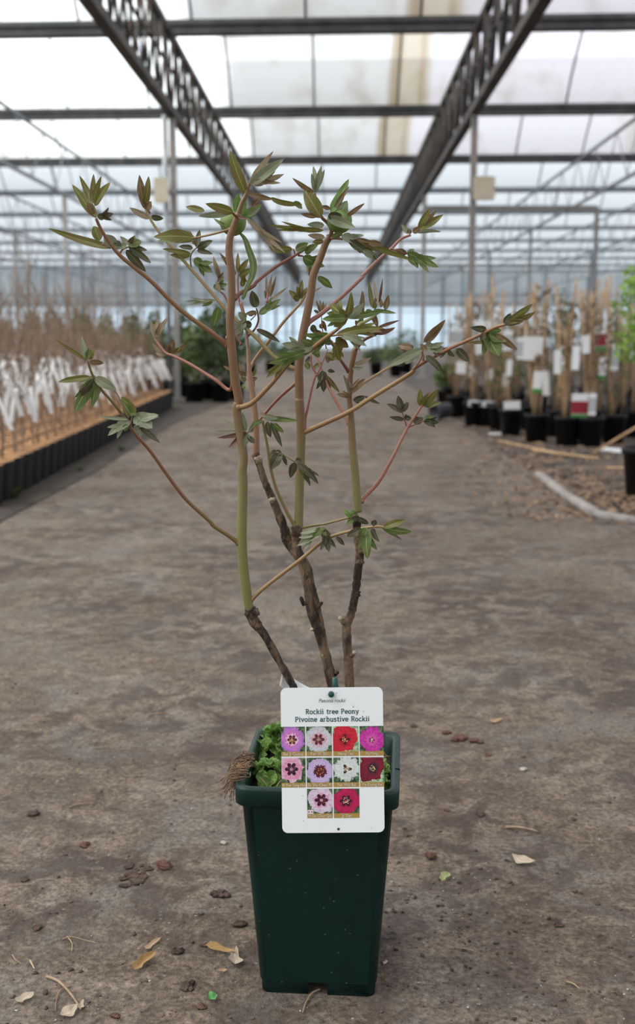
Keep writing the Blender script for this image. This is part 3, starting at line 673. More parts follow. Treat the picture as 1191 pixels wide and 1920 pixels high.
# A5 bottom, crossing to the right
stalk('p: 468,1131 g: 250,490 330,420 500,290 640,175 720,135 860,100 960,85 1012,92', (1.33, 1.285), (4.2, 2.4), tan_m, [
    ('f: 390,925,238,1015,26,ps 370,912,258,940,16,p 405,915,430,1052,30,ds 385,905,330,980,20,g 470,960,522,1012,14,d 380,905,420,960,20,g', 1.29),
    ('f: 640,905,603,972,22,g 652,912,658,1092,34,gt 680,912,726,992,20,d 625,915,532,958,26,d', 1.28),
    ('f: 750,905,885,862,22,o 752,908,915,930,24,g 745,912,858,978,9,d 700,905,760,1040,6,p 700,895,690,870,16,d', 1.275)])
# A5b short one above it
stalk('f: 250,912 330,895 400,885 470,868 540,850 600,842', (1.362, 1.34), (3.0, 1.8), olive_m, [
    ('f: 560,848,512,792,14,l 590,845,560,805,22,g 570,860,535,886,18,g 600,850,664,884,18,d 600,835,565,830,22,g 680,890,706,862,18,d 610,850,560,852,18,d', 1.335)])
# A6 long right
stalk('f: 270,352 300,340 400,295 550,225 700,130 910,0 c: 350,1150 500,1065 600,1015 770,940 870,890 945,868', (1.365, 1.235), (5.0, 2.4), mat('tan_red_stalk', (0.34, 0.23, 0.095), (0.29, 0.14, 0.075), 7, 0.4), [
    ('c: 930,865,1118,735,24,o 1000,840,1138,784,16,o 935,870,1112,820,18,o 930,865,975,795,20,d 940,870,1060,850,16,b', 1.235),
    ('c: 812,905,705,890,22,d 815,905,898,1078,52,gt 870,930,1018,1038,22,b 850,908,912,910,18,g 800,925,780,985,18,d 820,905,780,960,24,g', 1.25),
    ('c: 410,990,545,838,26,bf 330,1030,232,1010,22,b 400,1015,556,1042,34,ps 395,1030,148,1152,28,p 415,1075,530,1192,24,d 620,1030,702,1115,28,d 560,1040,604,1082,14,d 800,990,690,992,11,o 420,1040,380,1000,18,b 400,990,500,870,18,b 560,1020,510,1090,16,d 330,1080,280,1130,22,p', 1.275)],
    [('c: 345,1155 385,1090 400,1020', 1.28), ('c: 400,1110 395,1060 335,1030', 1.28), ('c: 820,915 800,905', 1.25)])
# A6b thinner one behind it
stalk('d: 960,805 1000,780 1060,730 1190,650 c: 150,1165 210,1135', (1.352, 1.40), (3.2, 2.2), tan_m, [
    ('c: 300,1085,160,1150,20,p 320,1060,250,1010,18,b 330,1030,300,1000,16,b', 1.395)])
# A7 red, left stem to the right
stalk('d: 150,145 190,110 280,60 b: 300,1000 400,920 500,855 570,815 640,770', (1.335, 1.40), (4.4, 2.6), dred_m, [
    ('b: 555,772,385,756,30,o 575,780,664,728,30,g 625,822,778,892,44,gs 640,780,735,738,24,g 640,800,700,760,22,o 650,850,700,900,26,g', 1.395),
    ('b: 690,975,655,865,24,t 690,960,665,900,18,b 730,960,832,1045,28,g', 1.40)],
    [('b: 570,815 566,790 558,770', 1.395), ('b: 590,815 630,820', 1.395), ('b: 640,770 700,735', 1.40)])
# A8 red, middle stem up to the right
stalk('d: 655,325 700,290 760,250 880,150 1040,0 c: 0,550 100,450 190,370 250,310 315,283', (1.37, 1.44), (4.8, 2.4), mat('rose_stalk', (0.31, 0.12, 0.10), (0.28, 0.15, 0.11), 14, 0.4), [
    ('c: 368,245,448,105,26,o 372,245,532,148,28,o 372,242,490,120,20,b 305,275,255,210,18,p 315,275,300,240,18,b 350,265,518,262,14,p 330,268,380,230,22,b', 1.44),
    ('c: 290,400,502,496,36,gs 295,425,365,502,26,g 290,410,215,374,22,b 290,400,340,378,20,p 330,420,430,480,26,g', 1.425)], [('c: 190,370 240,395 295,405', 1.425)])
# middle stem top node
stalk('b: 812,690 825,640 800,590 762,555 740,510 718,440 710,375', (1.37, 1.355), (4.4, 1.7), mat('bronze_stalk', (0.24, 0.10, 0.06), (0.30, 0.15, 0.09), 20, 0.4), [
    ('b: 755,555,636,355,54,o 720,545,610,525,18,b', 1.345), ('b: 702,375,550,272,18,b', 1.36),
    ('b: 712,380,698,190,20,p 714,378,756,188,22,p 715,362,778,215,18,p 712,370,685,240,18,p', 1.36),
    ('b: 775,640,378,600,20,os 775,605,655,598,24,p', 1.35), ('b: 780,690,658,672,22,t 770,715,690,722,20,o', 1.365),
    ('b: 800,550,992,622,36,p 800,540,900,535,28,d', 1.34)])
stalk('b: 815,695 860,695 900,700', (1.37, 1.345), (3.2, 2.4), dred_m, [
    ('b: 890,680,1060,740,38,ps 960,710,1195,790,28,os 930,700,1150,850,22,d 1000,700,1180,740,22,b 1010,720,1030,800,22,d', 1.34),
    ('c: -10,335,345,452,20,o 40,330,132,345,22,b 0,385,95,440,24,p', 1.33), ('b: 830,690,905,660,22,g', 1.35)])
leaf_group('b: 820,520,947,280,34,l 840,500,952,330,16,b 815,492,752,470,16,b 885,545,935,432,40,p 930,545,1058,450,16,b 850,590,905,520,30,p 820,600,900,560,30,l 860,630,940,590,26,g', 1.352, bud2, 'bract')
# A9 pale stalk rising behind, small bronze leaf
stalk('d: 250,650 300,560 400,430 500,300 600,190 640,130', (1.40, 1.43), (3.6, 2.6), tan_m, [
    ('d: 605,155,528,90,24,o 608,150,622,15,20,o 612,150,655,70,18,o 600,160,560,130,24,b 640,140,760,65,10,t 605,140,585,60,18,o', 1.43)])
# A10 pink, behind middle stem going down left
stalk('p: 562,712 d: 545,765 450,850 370,940 320,1000', (1.38, 1.41), (3.4, 2.6), pink_m, [])
# A11 drooping leaf on the stalk from the woody fork
stalk('f: 240,920 215,875 180,810 120,680 85,550 70,440 50,340 40,275', (1.36, 1.325), (4.0, 2.2), olive_m, [
    ('d: 350,980,598,1002,20,g 350,968,452,985,22,p 380,1005,402,1118,22,d 400,1010,482,1188,20,d 420,1020,492,1082,20,g 345,1000,268,1026,18,g 360,970,320,945,16,t', 1.32),
    ('d: 240,1082,8,1075,14,p 235,1084,28,1120,16,r 220,1080,62,984,14,p 225,1075,204,942,20,p 240,1085,108,1188,22,r 245,1090,205,1195,22,p 250,1080,285,1000,18,p 240,1110,290,1160,20,d', 1.33),
    ('f: 140,468,88,568,34,d 150,470,108,462,18,d 152,480,182,542,12,d 130,460,75,490,22,d', 1.32),
    ('f: 228,522,202,615,24,d 240,530,368,652,24,ds 246,525,302,640,14,g 230,515,270,515,18,d', 1.315)],
    [('f: 85,550 110,480 140,465 180,490 230,520', 1.32), ('d: 345,1000 300,1030 240,1085', 1.325)])
# A12 pink, middle stem node straight up
stalk('f: 288,325 290,270 300,220 330,80 350,15 d: 725,685 690,620 680,540', (1.365, 1.40), (3.0, 1.6), pink_m, [
    ('d: 700,490,742,560,26,g 640,600,675,640,24,g 690,560,640,590,20,d 660,480,750,530,24,g', 1.40),
    ('d: 760,650,770,805,34,ds 780,680,884,805,18,b 800,650,850,660,14,d 750,670,740,740,20,g', 1.395),
    ('d: 745,245,718,160,10,b 755,245,744,155,10,t 765,245,768,165,10,b 775,245,788,172,10,t 740,250,700,230,12,d 760,300,790,380,16,b 740,330,780,350,18,b 690,330,730,400,24,d 700,380,770,395,20,b', 1.405)],
    [('d: 720,690 745,640 800,500', 1.398), ('d: 790,500 760,350 755,250', 1.402)])
# A13 pink, right stem leaning left
stalk('f: 545,295 510,230 430,90 d: 800,760 740,600 715,545', (1.355, 1.42), (3.2, 2.0), pink_m, [
    ('d: 790,530,892,582,22,o 760,600,690,640,18,o 780,560,850,575,18,o 800,540,800,600,20,b', 1.415)])
# A14 right, red
stalk('f: 622,752 640,725 720,640 800,500 850,400 890,322 930,260 968,202 985,185', (1.352, 1.42), (4.0, 2.0), pink_m, [
    ('f: 975,195,968,90,22,o 985,190,1075,88,22,o 988,195,1092,170,20,o 975,195,1030,110,20,b 980,195,1050,150,18,g', 1.42),
    ('f: 862,232,768,180,18,d 860,228,834,130,24,d 855,226,898,168,20,d 872,272,784,256,15,d 880,262,914,266,18,d 885,275,880,240,14,d', 1.41),
    ('f: 925,290,986,262,26,d 990,275,1076,292,22,ds 985,280,1050,318,18,d 990,270,1050,255,20,g', 1.412)],
    [('f: 888,318 872,270 860,228', 1.412), ('f: 890,320 925,305 990,278', 1.412)])
# right stem crown
stalk('d: 942,655 905,600 870,545 840,480 800,440', (1.35, 1.33), (3.2, 2.0), dred_m, [
    ('d: 845,480,892,580,26,o 830,460,760,440,20,d 880,480,915,455,22,o 850,520,905,490,20,b', 1.33)])
stalk('d: 985,520 1020,470 1060,432 1130,400 1180,370', (1.35, 1.33), (4.0, 2.0), dred_m, [
    ('c: 95,892,245,842,11,r 60,922,216,890,18,r -5,925,162,902,20,g 20,900,130,920,18,b', 1.33),
    ('d: 985,610,1106,560,18,t 970,640,1052,628,14,p 1000,600,1060,590,14,t', 1.34)])
stalk('d: 990,500 1010,345 1060,310 1110,280 1160,235', (1.352, 1.37), (3.4, 2.6), mat('lime_stalk', (0.24, 0.26, 0.09), (0.30, 0.24, 0.12), 12, 0.4), [
    ('c: 70,775,222,796,14,g 68,765,42,588,17,o 98,745,75,560,11,t 108,730,132,565,9,r 148,775,172,675,20,b 5,765,3,650,14,b 80,770,85,690,16,o 120,760,122,700,12,b 60,790,100,890,20,b 20,780,70,800,18,g', 1.37),
    ('d: 1030,340,1040,90,20,b 1020,345,990,300,18,r 1010,300,1060,330,24,l', 1.375)])
# bronze tuft low on the right stem
leaf_group('d: 955,782,908,680,13,b 965,792,1062,708,20,b 965,775,945,722,10,t 950,832,862,815,18,b 975,860,1062,830,22,d 1060,830,1165,882,13,d 945,800,930,700,10,p 970,770,1020,705,12,b 960,840,900,790,14,b 985,850,1020,880,14,d', 1.345, peony)
# leaves behind the left stem
stalk('p: 455,585 448,560 446,530 447,512', (1.40, 1.41), (2.2, 1.5), pink_m, [
    ('b: 175,945,172,795,16,o 178,935,246,838,22,o 182,965,268,905,26,o 200,1035,218,950,20,o 160,950,42,795,18,b 190,960,240,1000,14,o', 1.41)])
stalk('p: 452,645 440,620 d: 90,150 40,90 20,40', (1.40, 1.43), (2.4, 1.5), dred_m, [
    ('b: 50,985,0,820,18,t 45,990,20,860,16,t 30,1000,70,930,14,b 0,1040,100,1015,26,gs 40,1000,75,960,16,t', 1.43),
    ('a: 968,905,790,908,16,ps 950,908,888,935,10,g 985,940,955,1048,28,g 990,860,970,790,14,t', 1.42)])
stalk('d: 235,420 290,360 315,300 310,250 300,215', (1.395, 1.39), (2.2, 1.6), dred_m, [
    ('d: 300,212,268,92,36,d 318,258,472,150,30,gs 305,250,222,258,18,b 300,362,466,452,22,d 220,300,150,405,36,ps 230,290,175,245,30,p 270,330,200,330,30,d 240,260,300,235,20,b', 1.39)],
    [('d: 285,365 310,340', 1.392), ('d: 260,300 300,260', 1.392)])
stalk('d: 375,170 380,120 390,90', (1.43, 1.44), (2.0, 1.4), pink_m, [
    ('d: 378,145,370,-10,12,t 385,140,410,-25,12,t 395,140,440,-10,12,b 400,160,522,65,11,t 370,150,355,90,12,b', 1.44)])
leaf_group('d: 205,700,178,590,14,b 250,720,310,700,18,b 230,690,175,655,14,b 270,690,300,640,14,o 130,645,68,615,12,b 210,780,215,740,16,g 260,700,290,770,14,b 230,720,190,700,16,o', 1.40, peony)
for o in list(peony.children):
    if o.name.startswith('leaf') and not o.name.startswith('leaf_stalk'): pass

# ------------------------------------------------------------------ white picture label on its stake
def card_pt(cx, cy, off=0.0):             # crop-8 coordinates on the tilted card plane
    px, py = 430 + cx / 3.503, 1240 + cy / 3.503
    Yt, Yb = 1.252, 1.2262
    return px, py, Yt + (Yb - Yt) * (py - 1290) / 270.0 - off
lc = [atY(*card_pt(x, y)) for x, y in ((340, 171), (1020, 173), (1009, 1118), (345, 1132))]
LO = (lc[0] + lc[1] + lc[2] + lc[3]) / 4
ex = (lc[1] - lc[0] + lc[2] - lc[3]).normalized(); ez = (lc[0] - lc[3] + lc[1] - lc[2]).normalized(); ez = (ez - ex * ez.dot(ex)).normalized(); ey = ez.cross(ex)
LMX = Matrix((( ex.x, ey.x, ez.x, LO.x), (ex.y, ey.y, ez.y, LO.y), (ex.z, ey.z, ez.z, LO.z), (0, 0, 0, 1)))
LW = ((lc[1] - lc[0]).length + (lc[2] - lc[3]).length) / 2; LH = ((lc[0] - lc[3]).length + (lc[1] - lc[2]).length) / 2
KX, KZ = LW / 672.0, LH / 953.0
def lx(cx): return (cx - 679) * KX
def lz(cy): return -(cy - 649) * KZ
label = bpy.data.objects.new('plant_label', None); COL.objects.link(label); label.matrix_world = LMX; label.empty_display_size = 0.05
tag(label, 'white picture label with ten peony flowers pegged in front of the green pot', 'plant label')
def card_material():
    m = mat('white_card', (0.84, 0.86, 0.87), rough=0.35, spec=0.4); t = m.node_tree; b = [n for n in t.nodes if n.type == 'BSDF_PRINCIPLED'][0]
    tcd = nd(t, 'ShaderNodeTexCoord'); v = nd(t, 'ShaderNodeTexVoronoi'); v.inputs['Scale'].default_value = 130; t.links.new(tcd.outputs['Object'], v.inputs['Vector'])
    r = nd(t, 'ShaderNodeValToRGB'); r.color_ramp.elements[0].position = 0.07; r.color_ramp.elements[0].color = (0, 0, 0, 1); r.color_ramp.elements[1].position = 0.13; r.color_ramp.elements[1].color = (1, 1, 1, 1)
    n = nd(t, 'ShaderNodeTexNoise'); n.inputs['Scale'].default_value = 45; t.links.new(tcd.outputs['Object'], n.inputs['Vector'])
    r2 = nd(t, 'ShaderNodeValToRGB'); r2.color_ramp.elements[0].position = 0.52; r2.color_ramp.elements[0].color = (1, 1, 1, 1); r2.color_ramp.elements[1].position = 0.60; r2.color_ramp.elements[1].color = (0, 0, 0, 1)
    t.links.new(v.outputs['Distance'], r.inputs[0]); t.links.new(n.outputs['Fac'], r2.inputs[0])
    ad = nd(t, 'ShaderNodeMath', operation='MAXIMUM'); t.links.new(r.outputs[0], ad.inputs[0]); t.links.new(r2.outputs[0], ad.inputs[1])
    mx = nd(t, 'ShaderNodeMix', data_type='RGBA'); t.links.new(ad.outputs[0], mx.inputs[0]); mx.inputs[6].default_value = (0.22, 0.20, 0.19, 1); mx.inputs[7].default_value = (0.84, 0.86, 0.87, 1)
    t.links.new(mx.outputs[2], b.inputs['Base Color']); return m
cb = MB(); rr = rrect(LW / 2, LH / 2, 0.0068, 6)
loft(cb, [[(x, -0.0003, z) for x, z in rr], [(x, 0.0004, z) for x, z in rr]], cap0=True, cap1=True)
cb.build('card', card_material(), label, smooth=False)
def text(s, x, z, width, m, off=-0.0006, bold=0.0, shear=0.0, parent=label, name='lettering', height=None, space=1.0):
    cu = bpy.data.curves.new(name, 'FONT'); cu.body = s; cu.align_x = 'CENTER'; cu.align_y = 'CENTER'; cu.size = 0.01; cu.offset = 0.0; cu.shear = shear; cu.space_character = space
    cu.resolution_u = 3
    o = bpy.data.objects.new(name, cu); COL.objects.link(o); dg = bpy.context.evaluated_depsgraph_get(); bpy.context.view_layer.update()
    me = bpy.data.meshes.new_from_object(o.evaluated_get(dg)); bpy.data.objects.remove(o)
    xs = [v.co.x for v in me.vertices]; k = width / (max(xs) - min(xs)); cx = (max(xs) + min(xs)) / 2
    b = MB()
    for dx in ((0,) if not bold else (-bold, 0, bold)):
        for dz in ((0,) if not bold else (-bold * 0.5, bold * 0.5)):
            b.add([(x + (v.co.x - cx) * k + dx, off - 0.00002 * (dx > 0), z + v.co.y * k * (height or 1.0) + dz) for v in me.vertices], [tuple(p.vertices) for p in me.polygons])
    o = b.build(name, m, parent, smooth=False); return o
ink = mat('green_ink', (0.014, 0.090, 0.085), rough=0.5); ink2 = mat('dark_ink', (0.05, 0.055, 0.055), rough=0.5)
cap_ink = mat('cream_ink', (0.80, 0.76, 0.66), rough=0.5); gold = mat('gold_strip', (0.40, 0.25, 0.065), rough=0.5)
text('Paeonia rockii', lx(682), lz(258), 176 * KX, ink2, shear=0.25, height=1.15)
# slab serif capitals and small letters drawn from strokes: x, y in stem units (x height 5, capitals 7.4)
def arcp(cx, cy, rx, ry, a0, a1, n=10): return [(cx + rx * math.cos(math.radians(a0 + (a1 - a0) * i / n)), cy + ry * math.sin(math.radians(a0 + (a1 - a0) * i / n))) for i in range(n + 1)]
SER = 'serif'
GLY = {
 'R': (5.6, [[(1, 0), (1, 7.4)], [(1, 7.1), (3, 7.1)] + arcp(3, 5.4, 1.7, 1.7, 90, -90) + [(1, 3.7)], [(2.8, 3.7), (4.8, 0)]], [(1, 0), (4.9, 0), (0.8, 7.4)]),
 'P': (5.4, [[(1, 0), (1, 7.4)], [(1, 7.1), (3, 7.1)] + arcp(3, 5.3, 1.7, 1.8, 90, -90) + [(1, 3.5)]], [(1, 0), (0.8, 7.4)]),
 'o': (5.0, [arcp(2.5, 2.5, 2.0, 2.4, 0, 360, 18)], []),
 'c': (4.6, [arcp(2.6, 2.5, 2.0, 2.4, 50, 310, 14)], []),
 'e': (4.8, [arcp(2.5, 2.5, 2.0, 2.4, 0, 310, 14), [(0.6, 2.5), (4.5, 2.5)]], []),
 'k': (5.2, [[(1, 0), (1, 7.6)], [(1, 2.2), (4.0, 4.9)], [(2.2, 3.1), (4.3, 0)]], [(1, 0), (4.4, 0), (0.7, 7.6), (4.0, 5.0)]),
 'i': (2.6, [[(1.3, 0), (1.3, 5)], [(1.3, 6.5), (1.3, 7.5)]], [(1.3, 0), (1.0, 5)]),
 't': (3.6, [[(1.6, 6.5), (1.6, 1.2)] + arcp(2.7, 1.2, 1.1, 1.1, 180, 290, 6), [(0.3, 4.9), (3.2, 4.9)]], []),
 'r': (3.9, [[(1.1, 0), (1.1, 5)], arcp(2.6, 3.4, 1.5, 1.5, 170, 60, 6)], [(1.1, 0), (0.8, 5)]),
 'n': (5.4, [[(1.1, 0), (1.1, 5)], arcp(2.7, 3.3, 1.6, 1.6, 170, 0, 8) + [(4.3, 0)]], [(1.1, 0), (4.3, 0), (0.8, 5)]),
 'u': (5.4, [[(1.1, 5), (1.1, 1.7)] + arcp(2.7, 1.7, 1.6, 1.6, 180, 350, 8), [(4.3, 5), (4.3, 0)]], [(0.8, 5), (4.0, 5), (4.6, 0)]),
 'y': (5.0, [[(0.6, 5), (2.6, 0.2)], [(4.5, 5), (2.2, -1.4), (1.0, -2.0)]], [(0.6, 5), (4.5, 5)]),
 'v': (5.0, [[(0.6, 5), (2.5, 0)], [(4.4, 5), (2.5, 0)]], [(0.6, 5), (4.4, 5)]),
 'a': (4.8, [arcp(2.4, 3.3, 1.6, 1.6, 150, 0, 8) + [(4.0, 0)], arcp(2.2, 1.4, 1.6, 1.3, 40, 360, 12)], [(4.2, 0)]),
 'b': (5.3, [[(1.1, 0), (1.1, 7.6)], arcp(2.8, 2.5, 1.8, 2.4, 150, -150, 14)], [(0.8, 7.6)]),
 's': (4.3, [arcp(2.2, 3.7, 1.5, 1.2, 40, 260, 8) + arcp(2.1, 1.3, 1.6, 1.3, 80, -140, 8)], []),
 ' ': (3.2, [], [])}
def slab(s_, cx, cz, width, m, weight=1.25):
    tot = sum(GLY[c][0] + 0.55 for c in s_) - 0.55; k = width / tot; b = MB(); x = cx - width / 2; z0 = cz - 3.4 * k; n = [0]
    def seg(p, q, w):
        d = Vector((q[0] - p[0], q[1] - p[1])); L = d.length
        if L < 1e-6: return
        d /= L; nx, nz = -d.y * w / 2, d.x * w / 2; ex_ = d * w * 0.18; n[0] += 1; yy = -0.0006 - 1e-8 * n[0]
        b.add([(x + (u) * k, yy, z0 + v * k) for u, v in ((p[0] - ex_.x + nx, p[1] - ex_.y + nz), (q[0] + ex_.x + nx, q[1] + ex_.y + nz), (q[0] + ex_.x - nx, q[1] + ex_.y - nz), (p[0] - ex_.x - nx, p[1] - ex_.y - nz))], [(0, 1, 2, 3)])
    for c in s_:
        adv, strokes, serifs = GLY[c]
        for st in strokes:
            for p, q in zip(st, st[1:]): seg(p, q, weight)
        for sx_, sy_ in serifs: seg((sx_ - 1.05, sy_ + (0.3 if sy_ < 1 else -0.3)), (sx_ + 1.05, sy_ + (0.3 if sy_ < 1 else -0.3)), 0.75)
        x += (adv + 0.55) * k
    return b.build('lettering', m, label, smooth=False)
slab('Rockii tree Peony', lx(681), lz(330), 348 * KX, ink)
slab('Pivoine arbustive Rockii', lx(681), lz(380), 488 * KX, ink)
def colour(c): return mat('print_%d_%d_%d' % tuple(int(x * 255) for x in c), c, rough=0.45)
leafprint = mat('printed_foliage', (0.020, 0.050, 0.022), (0.16, 0.24, 0.12), 260, 0.45, lo=0.42, hi=0.66)
paleprint = mat('printed_pale_foliage', (0.10, 0.24, 0.10), (0.55, 0.66, 0.48), 240, 0.45, lo=0.38, hi=0.62)
def picture(x0, y0, x1, y1, cap, bg, petals, heart, stam, nb=6, rag=0.08, cx=0.5, cy=0.5, freq=9, ph=0.0, size=1.0):
    X0_, X1_, Z0_, Z1_ = lx(x0), lx(x1), lz(y1), lz(y0); w = X1_ - X0_; h = Z1_ - Z0_
    mats = [bg]; b = MB()
    def clampv(x, z): return min(max(x, X0_), X1_), min(max(z, Z0_), Z1_)
    b.add([(X0_, -0.0005, Z0_), (X1_, -0.0005, Z0_), (X1_, -0.0005, Z1_), (X0_, -0.0005, Z1_)], [(0, 1, 2, 3)], 0)
    Cx, Cz = X0_ + w * cx, Z0_ + h * (1 - cy); lay = [0.0005]
    def idx(c):
        m = c if not isinstance(c, tuple) else colour(c)
        if m not in mats: mats.append(m)
        return mats.index(m)
    def poly(fn, c, n=56):
        lay[0] += 0.000018; vs = [(Cx, -lay[0], Cz)]
        for i in range(n):
            x, z = fn(2 * math.pi * i / n); x, z = clampv(x, z); vs.append((x, -lay[0], z))
        b.add(vs, [(0, 1 + i, 1 + (i + 1) % n) for i in range(n)], idx(c))
    def blob(bx, bz, rx, rz, a, c):
        lay[0] += 0.000004; vs = []
        for i in range(10):
            t = 2 * math.pi * i / 10; u, v = rx * math.cos(t), rz * math.sin(t)
            x, z = clampv(bx + u * math.cos(a) - v * math.sin(a), bz + u * math.sin(a) + v * math.cos(a)); vs.append((x, -lay[0], z))
        b.add(vs, [tuple(range(10))], idx(c))
    rr_ = random.Random(hash(cap) % 1000 if False else len(cap) * 13 + int(x0))
    for k, (rad, col) in enumerate(petals):
        p1, p2 = rr_.uniform(0, 6), rr_.uniform(0, 6)
        def wob(a, p1=p1, p2=p2):
            n1 = noise.noise(Vector((math.cos(a) * freq * 0.32, math.sin(a) * freq * 0.32, p1))); n2 = noise.noise(Vector((math.cos(a) * freq, math.sin(a) * freq, p2)))
            return 1.04 + rag * 2.6 * n1 + rag * 1.4 * n2
        poly(lambda a: (Cx + math.cos(a) * w * rad * wob(a), Cz + math.sin(a) * h * rad * wob(a)), col)
        if k < len(petals) - 1 or rag > 0.1:                      # petal edges
            c2 = petals[min(k + 1, len(petals) - 1)][1]
            for i in range(16 + freq):
                a = 2 * math.pi * (i + rr_.random()) / (7 + freq); q = rad * rr_.uniform(0.66, 0.98)
                blob(Cx + math.cos(a) * w * q, Cz + math.sin(a) * h * q, w * rr_.uniform(0.03, 0.08), h * rr_.uniform(0.01, 0.03), a + rr_.uniform(-.5, .5), c2)
    for i in range(nb):
        a = 2 * math.pi * i / nb + ph; blob(Cx + math.cos(a) * w * 0.125 * size, Cz + math.sin(a) * h * 0.125 * size, w * 0.085 * size, h * 0.06 * size, a, heart)
    for i in range(26):
        a = rr_.uniform(0, 6.28); q = math.sqrt(rr_.random()) * 0.115 * size; blob(Cx + math.cos(a) * w * q, Cz + math.sin(a) * h * q, w * 0.022, h * 0.014, a, stam if i % 4 else heart)
    o = b.build('flower_picture', mats, label, smooth=False)
    s = MB(); yb = y1 + 31
    s.add([(X0_, -0.0005, lz(yb)), (X1_, -0.0005, lz(yb)), (X1_, -0.0005, lz(y1)), (X0_, -0.0005, lz(y1))], [(0, 1, 2, 3)])
    st = s.build('caption_strip', gold, o, smooth=False)
    text(cap, (X0_ + X1_) / 2, lz(y1 + 16), min(w * 0.94, len(cap) * 11.0 * KX), cap_ink, off=-0.0007, parent=o, name='caption', bold=0.00008, height=1.1)
C0, C1, C2, C3 = (343, 501), (509, 676), (684, 852), (859, 1017)
R0, R1_, R2_ = (427, 591), (632, 795), (836, 998)
picture(C0[0], R0[0], C0[1], R0[1], 'Bei Ji Guang', leafprint, [(0.50, (0.42, 0.16, 0.50)), (0.40, (0.55, 0.22, 0.60)), (0.27, (0.62, 0.14, 0.48)), (0.22, (0.75, 0.50, 0.66))], (0.10, 0.01, 0.03), (0.75, 0.36, 0.06), cx=0.46, cy=0.52)
picture(C1[0], R0[0], C1[1], R0[1], 'Fen Xi Shi', leafprint, [(0.50, (0.50, 0.53, 0.56)), (0.42, (0.60, 0.60, 0.64)), (0.27, (0.60, 0.40, 0.46))], (0.14, 0.01, 0.03), (0.32, 0.26, 0.16), cx=0.48, cy=0.52, size=1.15)
picture(C2[0], R0[0], C2[1], R0[1], 'Hong Lian', paleprint, [(0.50, (0.52, 0.015, 0.03)), (0.40, (0.62, 0.02, 0.045)), (0.24, (0.45, 0.01, 0.025))], (0.06, 0.005, 0.02), (0.85, 0.55, 0.22), cx=0.46, cy=0.53, freq=5, rag=0.13, nb=4)
picture(C3[0], R0[0], C3[1], R0[1], 'Pu Mong', leafprint, [(0.49, (0.48, 0.03, 0.30)), (0.40, (0.62, 0.05, 0.40)), (0.30, (0.52, 0.03, 0.30)), (0.20, (0.66, 0.10, 0.42))], (0.16, 0.01, 0.09), (0.80, 0.45, 0.45), cx=0.5, cy=0.56, rag=0.12, freq=13, nb=5, size=0.6)
picture(C0[0], R1_[0], C0[1], R1_[1], 'Ri Yue Tong Hui', leafprint, [(0.50, (0.72, 0.46, 0.58)), (0.41, (0.70, 0.26, 0.44)), (0.25, (0.72, 0.40, 0.52))], (0.045, 0.006, 0.02), (0.22, 0.12, 0.10), cx=0.42, cy=0.45, freq=6, rag=0.12, size=1.35)
picture(C1[0], R1_[0], C1[1], R1_[1], 'Su Sha Chun Yi', leafprint, [(0.50, (0.50, 0.38, 0.62)), (0.42, (0.56, 0.44, 0.68)), (0.26, (0.52, 0.38, 0.62)), (0.19, (0.09, 0.01, 0.02))], (0.09, 0.01, 0.02), (0.60, 0.26, 0.05), cx=0.53, cy=0.55, size=1.25)
picture(C2[0], R1_[0], C2[1], R1_[1], 'Yan Wei Bai', leafprint, [(0.48, (0.56, 0.60, 0.58)), (0.40, (0.68, 0.72, 0.70)), (0.28, (0.60, 0.64, 0.62)), (0.18, (0.72, 0.74, 0.72))], (0.05, 0.03, 0.035), (0.46, 0.30, 0.10), cx=0.52, cy=0.46, rag=0.14, freq=15, nb=3)
picture(C3[0], R1_[0], C3[1], R1_[1], 'Ye Guang Bei', paleprint, [(0.52, (0.16, 0.008, 0.02)), (0.42, (0.22, 0.012, 0.03)), (0.25, (0.10, 0.02, 0.04))], (0.035, 0.008, 0.02), (0.80, 0.62, 0.28), cx=0.52, cy=0.44, freq=5, rag=0.14)
picture(C1[0], R2_[0], C1[1], R2_[1], 'Yi Du Chun Qiu', leafprint, [(0.51, (0.62, 0.52, 0.62)), (0.43, (0.68, 0.58, 0.67)), (0.29, (0.66, 0.34, 0.52))], (0.05, 0.006, 0.02), (0.24, 0.06, 0.06), cx=0.56, cy=0.46, freq=6, rag=0.10, size=1.3)
picture(C2[0], R2_[0], C2[1], R2_[1], 'Ji Yan', leafprint, [(0.52, (0.40, 0.01, 0.07)), (0.43, (0.50, 0.015, 0.10)), (0.30, (0.42, 0.01, 0.07))], (0.05, 0.006, 0.03), (0.85, 0.72, 0.42), cx=0.48, cy=0.5, freq=7, rag=0.09, size=1.2)
b = MB(); b.add([(lx(511), -0.0009, lz(1000)), (lx(549), -0.0009, lz(1000)), (lx(549), -0.0009, lz(974)), (lx(511), -0.0009, lz(974))], [(0, 1, 2, 3)], 0)
for cxx in (520, 539):
    b.add([(lx(cxx + 6 * math.cos(a * 0.785)), -0.00095, lz(987 + 6 * math.sin(a * 0.785))) for a in range(8)], [tuple(range(8))], 1)
b.build('print_mark', [colour((0.75, 0.72, 0.74)), colour((0.45, 0.12, 0.2))], label, smooth=False)
